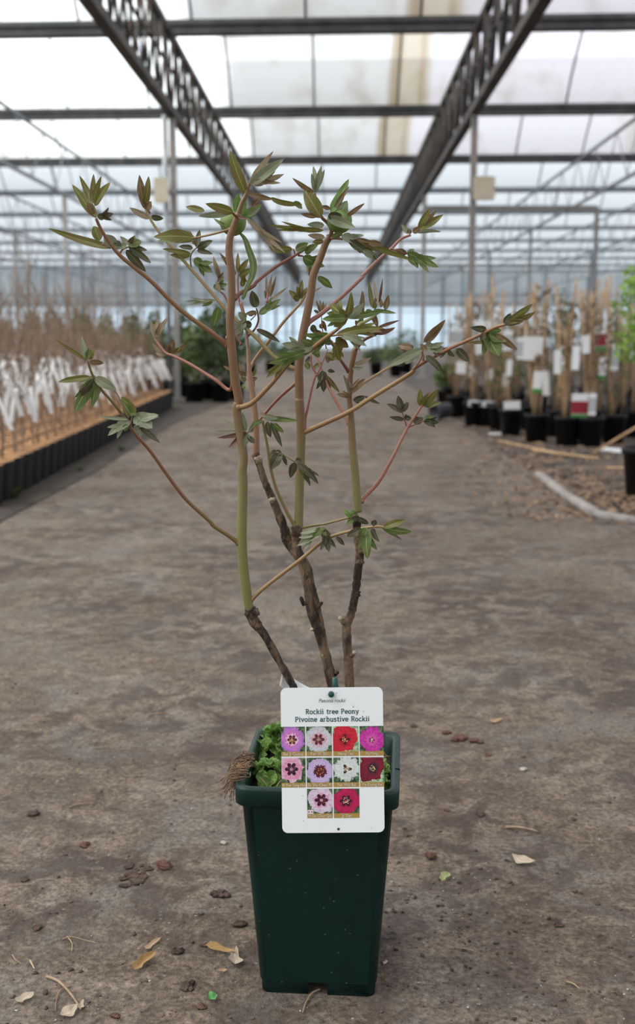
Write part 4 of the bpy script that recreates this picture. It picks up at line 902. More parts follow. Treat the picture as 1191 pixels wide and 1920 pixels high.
# green stake behind the card and the peg through its hole
stake_m = mat('dark_green_stake', (0.010, 0.060, 0.050), rough=0.4)
hole = Vector((lx(676), 0, lz(214)))
b = MB(); b.tube([hole + Vector((0, 0.006, 0)), hole + Vector((0, -0.0035, 0))], 0.0030, 12); b.tube([hole + Vector((0, -0.0020, 0)), hole + Vector((0, -0.0045, 0)), hole + Vector((0, -0.0055, 0))], [0.0036, 0.0036, 0.0026], 14)
b.build('peg', stake_m, label)
hole2 = Vector((lx(712), 0, lz(1101))); b = MB(); b.tube([hole2 + Vector((0, 0.0008, 0)), hole2 + Vector((0, -0.0007, 0))], 0.0016, 10); b.build('eyelet', ink2, label)
b = MB(); inv = LMX.inverted(); top = atY(628.5, 1271, 1.2655); soilp = Vector((top.x + 0.004, 1.272, 0.246))
b.tube([inv @ top, inv @ (top * 0.93 + soilp * 0.07), inv @ soilp], [0.0034, 0.0036, 0.003], 10)
hw = LMX @ hole
b.tube([hole + Vector((0, 0.004, 0)), inv @ Vector((top.x, 1.2655, hw.z))], 0.003, 8)
b.build('stake', stake_m, label)
# plain white loop tag round the left stem
tg = MB()
tp = [atY(529, 1262, 1.338), atY(545, 1269, 1.347), atY(562, 1280, 1.352), atY(582, 1291, 1.352), atY(590, 1300, 1.347)]
tl_ = [atY(524, 1285, 1.333), atY(540, 1300, 1.344), atY(556, 1310, 1.350), atY(575, 1318, 1.350), atY(584, 1322, 1.346)]
A, B_ = spline(tp, 5), spline(tl_, 5); n = len(A)
tg.add([p for p in A] + [p for p in B_] + [p + Vector((0.0002, 0.0006, 0)) for p in A] + [p + Vector((0.0002, 0.0006, 0)) for p in B_],
       [(i, i + 1, n + i + 1, n + i) for i in range(n - 1)] + [(2 * n + i, 3 * n + i, 3 * n + i + 1, 2 * n + i + 1) for i in range(n - 1)] + [(i, 2 * n + i, 2 * n + i + 1, i + 1) for i in range(n - 1)] + [(0, n, 3 * n, 2 * n)])
tagm = mat('white_tag', (0.80, 0.80, 0.80), rough=0.45)
tag(tg.build('plant_tag', tagm), 'small blank white tag wrapped behind the left woody stem', 'tag')

# ------------------------------------------------------------------ block of bare saplings on the left
blackpot = mat('black_pot_plastic', (0.005, 0.005, 0.0055), (0.009, 0.0085, 0.009), 20, 0.55, spec=0.2)
coir = mat('coir_mulch', (0.24, 0.115, 0.045), (0.44, 0.235, 0.11), 45, 0.95, 0.7, 120)
twig_m = mat('bare_twig', (0.17, 0.11, 0.075), (0.30, 0.21, 0.15), 12, 0.8)
def sapling_template(seed):
    rnd = random.Random(seed); e = empty('potted_sapling', (0, 0, 0))
    b = MB(); 
    loft(b, [[(x, y, z) for x, y in rrect(hx, hx, rad, 3)] for hx, z, rad in ((0.082, 0.0, 0.035), (0.094, 0.165, 0.042), (0.0985, 0.168, 0.044), (0.0985, 0.192, 0.044), (0.093, 0.192, 0.042), (0.090, 0.172, 0.040))], cap0=True, cap1=True)
    b.build('plant_pot', blackpot, e, smooth=False)
    b = MB(); n = 9; 
    for j in range(n + 1):
        for i in range(n + 1):
            x, y = (i / n * 2 - 1) * 0.091, (j / n * 2 - 1) * 0.091
            if abs(x) > 0.08 and abs(y) > 0.08: x *= 0.9; y *= 0.9
            b.v.append((x, y, 0.187 + 0.007 * rnd.random()))
    for j in range(n):
        for i in range(n): a = j * (n + 1) + i; b.f.append((a, a + 1, a + n + 2, a + n + 1)); b.m.append(0)
    b.build('mulch', coir, e)
    b = MB(); top = rnd.choice((0.6, 0.75, 0.85, 0.95, 1.15, 1.35, 0.7)) * rnd.uniform(.92, 1.08)
    for k in range(rnd.choice((2, 2, 3))):
        a = rnd.uniform(0, 6.28); h = top * rnd.uniform(0.72, 1.0); lean = rnd.uniform(0.01, 0.09)
        ctrl = [Vector((0.012 * math.cos(a), 0.012 * math.sin(a), 0.185))]
        for q in range(1, 6): ctrl.append(Vector((math.cos(a) * (0.012 + lean * q / 5) + rnd.uniform(-.018, .018), math.sin(a) * (0.012 + lean * q / 5) + rnd.uniform(-.018, .018), 0.185 + h * q / 5)))
        sp = spline(ctrl, 4); b.tube(sp, [0.0048, 0.0015], 5)
        for q in range(rnd.randint(2, 5)):
            p = sp[rnd.randint(len(sp) // 3, len(sp) - 2)]; aa = rnd.uniform(0, 6.28); L = rnd.uniform(0.08, 0.30)
            b.tube([p, p + Vector((math.cos(aa) * L * 0.3, math.sin(aa) * L * 0.3, L * 0.55)), p + Vector((math.cos(aa) * L * 0.36, math.sin(aa) * L * 0.36, L))], [0.0024, 0.001], 4)
    b.build('stem', twig_m, e)
    b = MB(); zt = rnd.uniform(0.52, 0.64); a = rnd.uniform(-0.6, 0.6); L = rnd.uniform(0.13, 0.19)
    for s_ in (-1, 1):
        ang = rnd.uniform(0.25, 0.75) * s_; pts = [Vector((0.0, -0.02, zt)), Vector((math.sin(ang) * L * 0.25, -0.035, zt + 0.015)), Vector((math.sin(ang) * L * 0.7, -0.04, zt - L * 0.45)), Vector((math.sin(ang) * L, -0.035, zt - L))]
        sp = spline(pts, 4); w = 0.0125; yv = 0.0006 * s_
        A = [p + Vector((w, yv, 0)) for p in sp]; B_ = [p + Vector((-w, yv, 0)) for p in sp]; n = len(sp)
        bk = [p + Vector((0, 0.0012, 0)) for p in A + B_]
        b.add(A + B_ + bk, [(i, i + 1, n + i + 1, n + i) for i in range(n - 1)] + [(2 * n + i, 3 * n + i, 3 * n + i + 1, 2 * n + i + 1) for i in range(n - 1)] + [(i, 2 * n + i, 2 * n + i + 1, i + 1) for i in range(n - 1)] + [(n + i, n + i + 1, 3 * n + i + 1, 3 * n + i) for i in range(n - 1)])
    ring = [Vector((0.022 * math.cos(t * 0.628), 0.022 * math.sin(t * 0.628), zt + 0.006)) for t in range(11)]
    b.tube(ring, 0.006, 5, cap=False)
    b.build('loop_tag', tagm, e)
    return e
temps = [sapling_template(k + 11) for k in range(11)]
used = set()
E0, E1 = Vector((-1.70, 5.25)), Vector((-1.95, 12.75)); ed = (E1 - E0).normalized(); en = Vector((-ed.y, ed.x))
PITCH_S = 0.203; k = 0
for i in range(-1, int((E1 - E0).length / PITCH_S) + 1):
    for j in range(0, 13):
        p = E0 + ed * (PITCH_S * i) + en * (PITCH_S * j)
        if proj((p.x, p.y, 0.45))[0] < -12 and proj((p.x + 0.1, p.y, 0.19))[0] < 0: continue
        if k < 11: o = temps[k]
        else: o = copy_tree(temps[R.randrange(11)])
        k += 1
        o.location = (p.x, p.y, 0.0061); o.rotation_euler = (0, 0, R.uniform(-0.04, 0.04))
        tr_ = R.uniform(-0.9, 0.9)
        for ch in o.children:
            if ch.name.startswith('loop_tag'): ch.rotation_euler = (0, 0, tr_); ch.location = (0, 0, R.uniform(-0.05, 0.03))
            if ch.name.startswith('stem'): ch.rotation_euler = (0, 0, R.uniform(0, 6.28))
        if j == 0: tag(o, 'bare brown sapling with white loop tag in the outermost pot row beside the aisle', 'potted sapling', 'saplings in the outermost row beside the aisle')
        else: tag(o, 'bare brown sapling with white loop tag inside the left block, behind its outermost row', 'potted sapling', 'saplings inside the left block')
NSAP = k

# ------------------------------------------------------------------ leafy shrubs
def leafcloud(b, c, r, n, size, rnd, mi=0):
    for q in range(n):
        d = Vector((rnd.gauss(0, 1), rnd.gauss(0, 1), rnd.gauss(0, 1))).normalized() * (rnd.random() ** 0.4)
        p = Vector(c) + Vector((d.x * r[0], d.y * r[1], d.z * r[2])); s_ = size * rnd.uniform(0.6, 1.3)
        u = Vector((rnd.gauss(0, 1), rnd.gauss(0, 1), rnd.gauss(0, 1))).normalized(); v = u.orthogonal().normalized(); w = u.cross(v) * 0.15
        b.add([p - u * s_, p + v * s_ * 0.4 + w * s_, p + u * s_, p - v * s_ * 0.4 + w * s_], [(0, 1, 2, 3)], mi)
def foliage(name, c1, c2): return mat(name, c1, c2, 6, 0.6, transl=0.25)
dark_leaf = foliage('dark_foliage', (0.030, 0.050, 0.018), (0.085, 0.120, 0.040)); mid_leaf = foliage('mid_foliage', (0.05, 0.085, 0.025), (0.14, 0.18, 0.055))
bright_leaf = foliage('bright_foliage', (0.14, 0.26, 0.030), (0.30, 0.46, 0.075)); brown_leaf = foliage('brown_foliage', (0.10, 0.065, 0.035), (0.20, 0.14, 0.07))
def shrub(x, y, h, r, m, seed, label, group, pot=True, ht=0.24):
    rnd = random.Random(seed); e = empty('potted_shrub', (x, y, 0.006)); b = MB()
    if pot:
        loft(b, [[(rr_ * math.cos(a * 0.3927), rr_ * math.sin(a * 0.3927), z) for a in range(16)] for rr_, z in ((0.105, 0), (0.125, ht - 0.02), (0.13, ht - 0.02), (0.13, ht), (0.12, ht), (0.118, ht - 0.02))], cap0=True, cap1=True)
        b.build('plant_pot', blackpot, e)
    b = MB(); leafcloud(b, (0, 0, ht + (h - ht) * 0.5), (r, r, (h - ht) * 0.55), int(420 * max(1, h)), 0.045, rnd); b.build('foliage', m, e, smooth=False)
    b = MB()
    for q in range(4): b.tube([(0, 0, ht - 0.03), (rnd.uniform(-.5, .5) * r, rnd.uniform(-.5, .5) * r, ht + (h - ht) * 0.8)], [0.006, 0.003], 5)
    b.build('stem', twig_m, e)
    return tag(e, label, 'potted shrub', group)
n = 0
for row, yy in enumerate((13.75, 14.3, 14.9)):
    for q in range(17):
        x = -1.42 - 0.33 * q + (0.12 if row == 1 else 0)
        if x < -4.9 or any(abs(x - tx) < 0.22 and row == 0 for tx in (-2.0, -2.09, -5.2)): continue
        shrub(x, yy + R.uniform(-.05, .05), R.uniform(0.85, 1.18), 0.15, (dark_leaf, mid_leaf, dark_leaf)[(q + row) % 3], 100 * row + q,
              'dark green bushy shrub in a black pot behind the block of saplings', 'green shrubs behind the sapling block'); n += 1
for q, (px, py, Y, h, r, m, lab) in enumerate([
        (742, 700, 22.5, 0.72, 0.36, mid_leaf, 'round green shrub at the far right of the aisle, by the second post'),
        (705, 700, 23.5, 0.55, 0.30, dark_leaf, 'low dark green shrub at the far end, left of the round green one'),
        (762, 700, 24.5, 0.95, 0.36, dark_leaf, 'tall dark shrub at the far end, behind the round green shrub'),
        (508, 700, 25.0, 0.75, 0.35, dark_leaf, 'dark shrub at the far end left of the aisle'),
        (470, 700, 24.0, 0.9, 0.38, dark_leaf, 'tallest dark shrub at the far end left of the aisle'),
        (545, 700, 27.0, 0.6, 0.35, mid_leaf, 'mid green shrub at the far end nearest the aisle centre')]):
    p = atY(px, py, Y); shrub(p.x, Y, h, r, m, 900 + q, lab, None)

# ------------------------------------------------------------------ caned plants on the right
cane_m = mat('bamboo_cane', (0.34, 0.20, 0.10), (0.50, 0.33, 0.18), 14, 0.6)
red_print = mat('red_label_print', (0.28, 0.020, 0.035), rough=0.5); green_print = mat('green_label_print', (0.05, 0.26, 0.05), rough=0.5); grey_print = mat('grey_label_print', (0.45, 0.46, 0.46), rough=0.5)
def cr_(x, y): return 760 + x / 2.763, 400 + y / 2.763
def cane_plant(x, y, seed, canes, fol, tags, potw=0.098, poth=0.215, stems=None, label='', group=None):
    # canes: list of (top dx, top dy, top z); tags: list of (x, z, w, h, style)
    rnd = random.Random(seed); e = empty('potted_climber', (x, y, 0.0082)); b = MB()
    loft(b, [[(r_ * math.cos(a * 0.3142), r_ * math.sin(a * 0.3142), z) for a in range(20)] for r_, z in ((potw * 0.80, 0), (potw * 0.96, poth - 0.03), (potw * 1.03, poth - 0.028), (potw * 1.03, poth), (potw * 0.97, poth), (potw * 0.94, poth - 0.025))], cap0=True, cap1=True)
    b.build('plant_pot', blackpot, e)
    for dx, dy, z in canes:
        b = MB(); a = Vector((dx * 0.15 + rnd.uniform(-.02, .02), dy * 0.15 + rnd.uniform(-.02, .02), poth - 0.03)); t = Vector((dx, dy, z)); pts = [a.lerp(t, q / 5) for q in range(6)]
        b.tube(pts, 0.0085, 7)
        for q in (1, 2, 3, 4): b.ball(pts[q], (0.0105, 0.0105, 0.006), nu=7, nv=4)
        b.build('cane', cane_m, e)
    zmax = max([z for _, _, z in canes] + [0.7])
    b = MB()
    for q in range(rnd.randint(5, 8)):
        pts = [Vector((rnd.uniform(-.05, .05), rnd.uniform(-.05, .05), poth - 0.03))]
        for w in range(6): pts.append(pts[-1] + Vector((rnd.uniform(-.045, .045), rnd.uniform(-.03, .03), (zmax - poth) * rnd.uniform(0.12, 0.17))))
        b.tube(pts, [0.004, 0.0015], 5)
    b.build('stem', twig_m, e)
    if fol:
        b = MB(); f_n, f_m, f_z0, f_z1, f_r = fol
        for q in range(9): z = f_z0 + (f_z1 - f_z0) * q / 8; leafcloud(b, (rnd.uniform(-.04, .04), 0, z), (f_r, f_r, 0.09), f_n // 9, 0.03, rnd)
        b.build('foliage', f_m, e, smooth=False)
    for tx, tz, w, h, style in tags:
        b = MB(); a = rnd.uniform(-.12, .12); Mz = Matrix.Translation((tx, -potw * 0.75 - rnd.uniform(0, .02), tz)) @ Matrix.Rotation(a, 4, 'Z') @ Matrix.Rotation(rnd.uniform(-.08, .08), 4, 'Y')
        def panel(z0, z1, mi, th): 
            vs = [Mz @ Vector(v) for v in [(-w / 2, -th, z0), (w / 2, -th, z0), (w / 2, -th, z1), (-w / 2, -th, z1), (-w / 2, 0.001, z0), (w / 2, 0.001, z0), (w / 2, 0.001, z1), (-w / 2, 0.001, z1)]]
            b.add(vs, [(0, 1, 2, 3), (7, 6, 5, 4), (0, 4, 5, 1), (1, 5, 6, 2), (2, 6, 7, 3), (3, 7, 4, 0)], mi)
        panel(-h / 2, h / 2, 0, 0.0005)
        if style == 'red': panel(-h * 0.30, h * 0.20, 1, 0.0012); panel(-h / 2, -h * 0.32, 2, 0.0012)
        if style == 'green': panel(-h / 2, -h * 0.30, 2, 0.0012)
        if style == 'grey': panel(-h * 0.35, h * 0.30, 3, 0.0012)
        b.build('label_card', [tagm, red_print, green_print, grey_print], e, smooth=False)
        b = MB(); b.tube([Mz @ Vector((0, 0, h / 2 - 0.004)), Vector((tx * 0.3, -0.01, tz + h / 2 + 0.03))], 0.0012, 4); b.build('tie', tagm, e)
    return tag(e, label, 'potted climber', group)
def at_crop(cx, cy_base):            # pot centre on the ground from a crop point on its front foot
    p = atz(*cr_(cx, cy_base)); return p.x, p.y + 0.09
def tg_(base, cx, cy, w, h, style):  # tag seen at a crop point, in the plant's own frame
    px, py = cr_(cx, cy); p = atY(px, py, base[1] - 0.085); k_ = base[1] / 2080 / 2.763; return (p.x - base[0], p.z - 0.008, w * k_, h * k_, style)
def cn_(base, cx, cy, dy=0.0):
    px, py = cr_(cx, cy); p = atY(px, py, base[1] + dy); return (p.x - base[0], dy, p.z)
specs = [
 ((270, 1062), [(265, 470), (330, 440)], (90, brown_leaf, 0.4, 1.0, 0.09), [(290, 800, 50, 60, 'w'), (265, 640, 60, 90, 'grey')], 'caned climber in the leftmost standing pot of the right hand group'),
 ((362, 1108), [(340, 420), (385, 430)], (90, brown_leaf, 0.4, 1.1, 0.08), [(358, 985, 62, 32, 'w'), (385, 700, 40, 60, 'w')], 'caned climber with a small white card on the rim, second pot from the left'),
 ((445, 1112), [(410, 400), (435, 420)], (60, brown_leaf, 0.5, 1.1, 0.08), [(440, 988, 85, 30, 'w'), (400, 580, 70, 45, 'w'), (450, 582, 40, 40, 'w')], 'caned climber with a wide white card on the rim, third pot from the left'),
 ((553, 1158), [(505, 400), (540, 560)], (80, mid_leaf, 0.4, 0.9, 0.09), [(555, 998, 85, 48, 'w'), (540, 800, 28, 80, 'w'), (530, 660, 50, 100, 'grey')], 'caned climber in a broad black pot with white card, beside the fallen canes'),
 ((690, 1195), [(680, 360), (745, 350), (625, 580)], (120, brown_leaf, 0.4, 1.1, 0.10), [(600, 700, 45, 110, 'grey'), (642, 700, 60, 118, 'w'), (690, 690, 50, 100, 'w'), (685, 875, 45, 110, 'green'), (728, 880, 34, 125, 'w')], 'caned climber hung with five white labels in the middle of the right group'),
 ((850, 1212), [(780, 380), (885, 345), (830, 600)], (110, brown_leaf, 0.4, 1.0, 0.10), [(788, 770, 36, 120, 'w'), (905, 1000, 85, 128, 'red')], 'caned climber with a large red and white label low against its pot'),
 ((970, 1216), [(975, 420), (900, 400), (960, 600)], (100, brown_leaf, 0.4, 1.0, 0.10), [(885, 750, 38, 120, 'w'), (938, 680, 40, 90, 'w'), (970, 990, 40, 110, 'grey')], 'caned climber in the pot just right of the low red label'),
 ((1090, 1200), [(1040, 340), (1065, 480)], (90, dark_leaf, 0.4, 0.9, 0.09), [(1008, 650, 64, 122, 'red'), (1022, 805, 38, 110, 'green'), (1090, 745, 40, 130, 'grey')], 'caned climber with a red and white label high on its cane'),
]
front = []
for i, ((bx, by), cs, fol, tgs, lab) in enumerate(specs):
    base = at_crop(bx, by); front.append(base)
    cane_plant(base[0], base[1], 40 + i, [cn_(base, *c, dy=R.uniform(-.02, .05)) for c in cs], fol, [tg_(base, *t) for t in tgs], label=lab)
q = 0
for j in range(9):
    for i in range(9):
        y = 8.35 + j * 0.62 + R.uniform(-.05, .05); x = 1.38 + 0.27 * i + R.uniform(-.03, .03) + (0.13 if j % 2 else 0) + max(0, 9.3 - y) * 0.10
        pj = proj((x, y, 0.6))
        if pj[0] > 1215 or any((x - fx) ** 2 + (y - fy) ** 2 < 0.25 ** 2 for fx, fy in front): continue
        if any(abs(x - tx) < 0.2 and abs(y - (py_ - tx * 0.033)) < 0.25 for tx in TX for py_ in PY): continue
        if y < 8.6 and x < 1.9: continue
        cs = [(R.uniform(-.12, .12), R.uniform(-.1, .1), R.uniform(0.85, 1.32)) for _ in range(R.choice((1, 2, 2)))]
        tgs = [(R.uniform(-.06, .06), R.uniform(0.35, 0.8), R.uniform(.03, .07), R.uniform(.08, .13), R.choice(('w', 'grey', 'w', 'green')))] if R.random() < 0.6 else []
        fol = (R.randint(50, 150), R.choice((brown_leaf, brown_leaf, mid_leaf, dark_leaf)), 0.35, R.uniform(0.7, 1.15), R.uniform(.07, .12))
        cane_plant(x, y, 300 + q, cs, fol, tgs, label='caned climber in a black pot standing behind the front row on the right', group='caned climbers behind the right front row'); q += 1
# bright green shrub in the pot at the right edge
x, y = 1.585, 5.62; rnd = random.Random(5); e = empty('potted_shrub', (x, y, 0.0082)); b = MB()
loft(b, [[(r_ * math.cos(a * 0.2618), r_ * math.sin(a * 0.2618), z) for a in range(24)] for r_, z in ((0.105, 0), (0.128, 0.215), (0.138, 0.217), (0.138, 0.245), (0.13, 0.245), (0.125, 0.22))], cap0=True, cap1=True)
b.build('plant_pot', blackpot, e)
b = MB(); b.tube([(0, 0, 0.2), (0.01, 0, 0.7), (0, 0, 1.1)], [0.012, 0.006], 7)
for a in range(6): b.tube([(0.005, 0, 0.66 + 0.06 * a), (0.09 * math.cos(a * 2.1), 0.09 * math.sin(a * 2.1), 0.78 + 0.06 * a)], [0.004, 0.002], 5)
b.build('stem', twig_m, e)
b = MB()
for a in range(16): leafcloud(b, (0.13 * math.cos(a * 2.4), 0.12 * math.sin(a * 2.4), 0.70 + 0.42 * a / 15), (0.085, 0.085, 0.06), 80, 0.022, rnd)
b.build('foliage', bright_leaf, e, smooth=False)
b = MB(); b.box((-0.055, -0.13, 0.62), (0.055, 0.002, 0.30)); b.build('label_card', tagm, e, smooth=False)
b = MB(); b.tube([(-0.055, -0.129, 0.76), (0.0, 0.0, 0.80)], 0.0015, 4); b.build('tie', tagm, e)
tag(e, 'bright green leafy shrub on a stem in the black pot at the right edge', 'potted shrub')
# small green plant and the fallen pot
p = atz(838, 757); shrub(p.x, p.y, 0.46, 0.16, bright_leaf if False else mid_leaf, 777, 'small leafy green plant at the left end of the right hand pots', None, ht=0.16)
p = atz(*cr_(190, 1078)); b = MB(); e = empty('empty_pot', (p.x, p.y, 0.0))
Mq = Matrix.Translation((0, 0.05, 0.096)) @ Matrix.Rotation(math.radians(-60), 4, 'Z') @ Matrix.Rotation(math.radians(97), 4, 'X')
loft(b, [[Mq @ Vector((r_ * math.cos(a * 0.3142), r_ * math.sin(a * 0.3142), z)) for a in range(20)] for r_, z in ((0.072, -0.09), (0.086, 0.07), (0.091, 0.07), (0.091, 0.09), (0.084, 0.09), (0.070, -0.08))], cap0=True, cap1=True)
b.build('pot_shell', mat('grey_pot_plastic', (0.035, 0.038, 0.048), (0.05, 0.053, 0.062), 20, 0.4), e)
tag(e, 'empty dark grey pot lying on its side at the aisle edge', 'pot')

# canes, strips and cards lying on the verge
def lying(name, p, q, r, m, label, cat, z=0.016, z2=None):
    a, b_ = atz(*cr_(*p)), atz(*cr_(*q)); a.z = z; b_.z = z2 or z; mb = MB()
    pts = [a.lerp(b_, t / 6) for t in range(7)]; mb.tube(pts, r, 8)
    for v in pts[1:-1]: mb.ball(v, r * 1.2, nu=8, nv=4)
    return tag(mb.build(name, m, None, True, origin=a), label, cat)
lying('bamboo_cane', (480, 1190), (810, 1262), 0.0085, cane_m, 'long bamboo cane lying on the ground before the right hand pots', 'cane', 0.0175)
lying('bamboo_cane', (660, 1240), (1000, 1285), 0.0085, cane_m, 'second bamboo cane lying end to end with the long one', 'cane', 0.0175)
lying('bamboo_cane', (1040, 1332), (1160, 1336), 0.008, cane_m, 'short piece of cane lying near the large right edge pot', 'cane', 0.0165)
mb = MB(); a = atz(*cr_(975, 1255)); b_ = atY(1215, 788, a.y + 0.1); a.z = 0.0175; mb.tube([a, a.lerp(b_, .5), b_], 0.009, 8)
tag(mb.build('bamboo_cane', cane_m, None, True, origin=a), 'bamboo cane leaning up to the right from the ground', 'cane')
mb = MB(); a, b_ = atz(*cr_(1020, 1235)), atz(*cr_(1148, 1248)); mb.bar((a.x, a.y, 0.02), (b_.x, b_.y, 0.02), 0.05, 0.022)
tag(mb.build('plastic_strip', tagm, None, False, origin=(a.x, a.y, 0.009)), 'white plastic strip lying beneath the leaning cane', 'strip')
mb = MB(); a = atz(*cr_(470, 1152)); mb.box((a.x, a.y, 0.014), (0.10, 0.10, 0.010), Matrix.Rotation(0.2, 3, 'Z'))
tag(mb.build('plant_card', tagm, None, False, origin=(a.x, a.y, 0.009)), 'white card lying flat at the aisle edge before the pots', 'card')

# leaf litter on the verge and crumbs on the aisle
litter_m = mat('dry_leaf_litter', (0.13, 0.075, 0.045), (0.30, 0.19, 0.11), 9, 0.8)
b = MB()
for q in range(5200):
    px, py = R.uniform(860, 1195), R.uniform(800, 990); p = atz(px, py); edge = 960 + (px - 860) * (0) 
    xe = None
    for (ax, ay), (bx, by) in zip(verge, verge[1:]):
        if min(ay, by) <= p.y <= max(ay, by): xe = ax + (bx - ax) * (p.y - ay) / (by - ay) if by != ay else ax
    if xe is None or p.x < xe - R.random() ** 3 * 0.5: continue
    if R.random() < 0.45 and p.x > xe + 0.35: continue
    s_ = R.uniform(0.008, 0.026); a = R.uniform(0, 6.28); u = Vector((math.cos(a), math.sin(a), R.uniform(-.3, .3))) * s_; v = Vector((-math.sin(a), math.cos(a), R.uniform(-.5, .5))) * s_ * 0.45
    c = Vector((p.x, p.y, 0.015 if p.x > xe else 0.006)); b.add([c - u, c + v, c + u, c - v], [(0, 1, 2, 3)])
tag(b.build('leaf_litter', litter_m, smooth=False), 'brown leaf litter scattered over the right hand verge', 'leaf litter', kind='stuff')
crumb_m = mat('soil_crumb', (0.055, 0.036, 0.028), (0.14, 0.10, 0.08), 60, 0.95, 0.6)
stone_m = mat('pale_grit', (0.22, 0.20, 0.18), (0.42, 0.39, 0.36), 60, 0.9)
for nm, m_, cnt, lo_s, hi_s, lab in (('soil_crumbs', crumb_m, 1500, 0.0008, 0.0034, 'dark soil crumbs scattered over the near aisle floor'), ('grit', stone_m, 700, 0.0006, 0.0018, 'pale grit scattered over the near aisle floor')):
    b = MB()
    for q in range(cnt):
        px, py = R.uniform(-20, 1211), 1150 + 790 * R.random() ** 0.7; p = atz(px, py)
        if abs(p.x - PC.x) < 0.085 and abs(p.y - PC.y) < 0.085: continue
        dens = noise.noise(Vector((p.x * 3.2, p.y * 3.2, 4.0)))
        if dens < R.uniform(-0.5, 0.45): continue
        s_ = lo_s + (hi_s - lo_s) * R.random() ** 3
        b.ball((p.x, p.y, s_ * 0.35), (s_ * R.uniform(0.8, 1.5), s_ * R.uniform(0.8, 1.5), s_ * 0.7), nu=6, nv=4, jit=0.9)
    tag(b.build(nm, m_), lab, nm.replace('_', ' '), kind='stuff')
# clods, dry leaves and twigs that can be told apart
GL, GR_ = (0, 1300, 2.382), (690, 1300, 2.377)
def gp(G, x, y): return atz(G[0] + x / G[2], G[1] + y / G[2])
clod_m = mat('soil_clod', (0.045, 0.026, 0.020), (0.110, 0.070, 0.052), 60, 0.95, 1.0, 120)
redclod_m = mat('red_clod', (0.085, 0.035, 0.026), (0.15, 0.075, 0.055), 60, 0.95, 0.9, 120)
palest = mat('pale_stone', (0.34, 0.29, 0.24), (0.46, 0.42, 0.36), 60, 0.9, 0.5)
def clod(G, x, y, w, m, label, name='soil_clod', cat='soil clod', flat=0.5, n=5, small=0.62):
    c = gp(G, x, y); s_ = w / G[2] / 2 * (c.y / 2080) ; rnd = random.Random(int(x * 7 + y)); b = MB(); K = 1.05
    for q in range(n):
        r_ = s_ * rnd.uniform(small * 0.5, small) if q else s_ * (0.7 if small > 0.5 else 0.35)
        o = Vector((rnd.uniform(-.7, .7) * s_, rnd.uniform(-.8, .8) * s_ * (1.7 if small < 0.5 else 1), 0)) if q else Vector((0, 0, 0))
        b.ball(c + o + Vector((0, 0, r_ * flat * 0.75)), (r_ * 1.1, r_ * 1.1, r_ * flat), nu=10, nv=7, jit=0.85)
    tag(b.build(name, m, None, True, origin=c), label, cat)
clod(GL, 150, 542, 62, clod_m, 'dark soil clod alone at the far left, the highest in the picture' if False else 'large dark soil clod standing alone at the far left of the aisle')
clod(GL, 374, 682, 58, redclod_m, 'reddish soil clod below and right of the lone dark one')
clod(GL, 115, 832, 46, clod_m, 'flattened dark clod near the left edge of the photo')
clod(GL, 600, 815, 150, clod_m, 'widest patch of crumbled dark soil left of the pot', n=26, flat=0.28, small=0.30)
clod(GL, 735, 778, 85, redclod_m, 'brown clod right beside the widest crumbled patch', n=7)
clod(GL, 985, 900, 84, clod_m, 'long black clod close to the left side of the pot', n=8, flat=0.4)
clod(GL, 1075, 1035, 66, clod_m, 'dark clod nearly touching the left side of the pot', n=6)
clod(GL, 835, 1310, 66, clod_m, 'dark lump in front of the dry leaves, left of the pot foot', n=7)
clod(GL, 898, 1402, 52, redclod_m, 'reddish brown lump beside the torn green leaf bit')
clod(GL, 515, 1442, 44, redclod_m, 'rust coloured crumb nearest the bottom edge of the photo')
clod(GL, 795, 1158, 60, clod_m, 'dark crumb between the yellow leaf and the curled leaf')
clod(GL, 915, 1128, 40, clod_m, 'small black crumb at the tip of the curled leaf')
clod(GL, 170, 1050, 60, clod_m, 'low dark crumb above the crossed straw', flat=0.3)
clod(GL, 1000, 672, 40, palest, 'pale flat stone near the left side of the pot', 'stone', 'stone', n=2)
clod(GR_, 410, 203, 76, redclod_m, 'red brown clod, longest of the row right of the pot', flat=0.35)
clod(GR_, 482, 217, 62, redclod_m, 'red brown clod ending the row right of the pot', flat=0.4)
clod(GR_, 352, 178, 46, redclod_m, 'small red clod in the row right of the pot')
clod(GR_, 206, 150, 40, clod_m, 'dark clod nearest the pot rim on its right')
clod(GR_, 538, 275, 34, redclod_m, 'tiny red crumb below the row of red clods')
clod(GR_, 500, 541, 46, clod_m, 'dark crumb above the stick on the right')
clod(GR_, 350, 521, 30, redclod_m, 'pinkish crumb right of the pot', n=2)
clod(GR_, 288, 735, 60, redclod_m, 'reddish stone above the green leaf bit right of the pot', flat=0.8, n=3)
clod(GR_, 850, 1032, 40, clod_m, 'black crumb in the shaded floor at lower right', n=3)
clod(GR_, 690, 344, 36, palest, 'pale yellowish chip right of the pot', 'stone', 'stone', n=2)
clod(GR_, 72, 1205, 34, palest, 'small pale stone against the right foot of the pot', 'stone', 'stone', n=2)
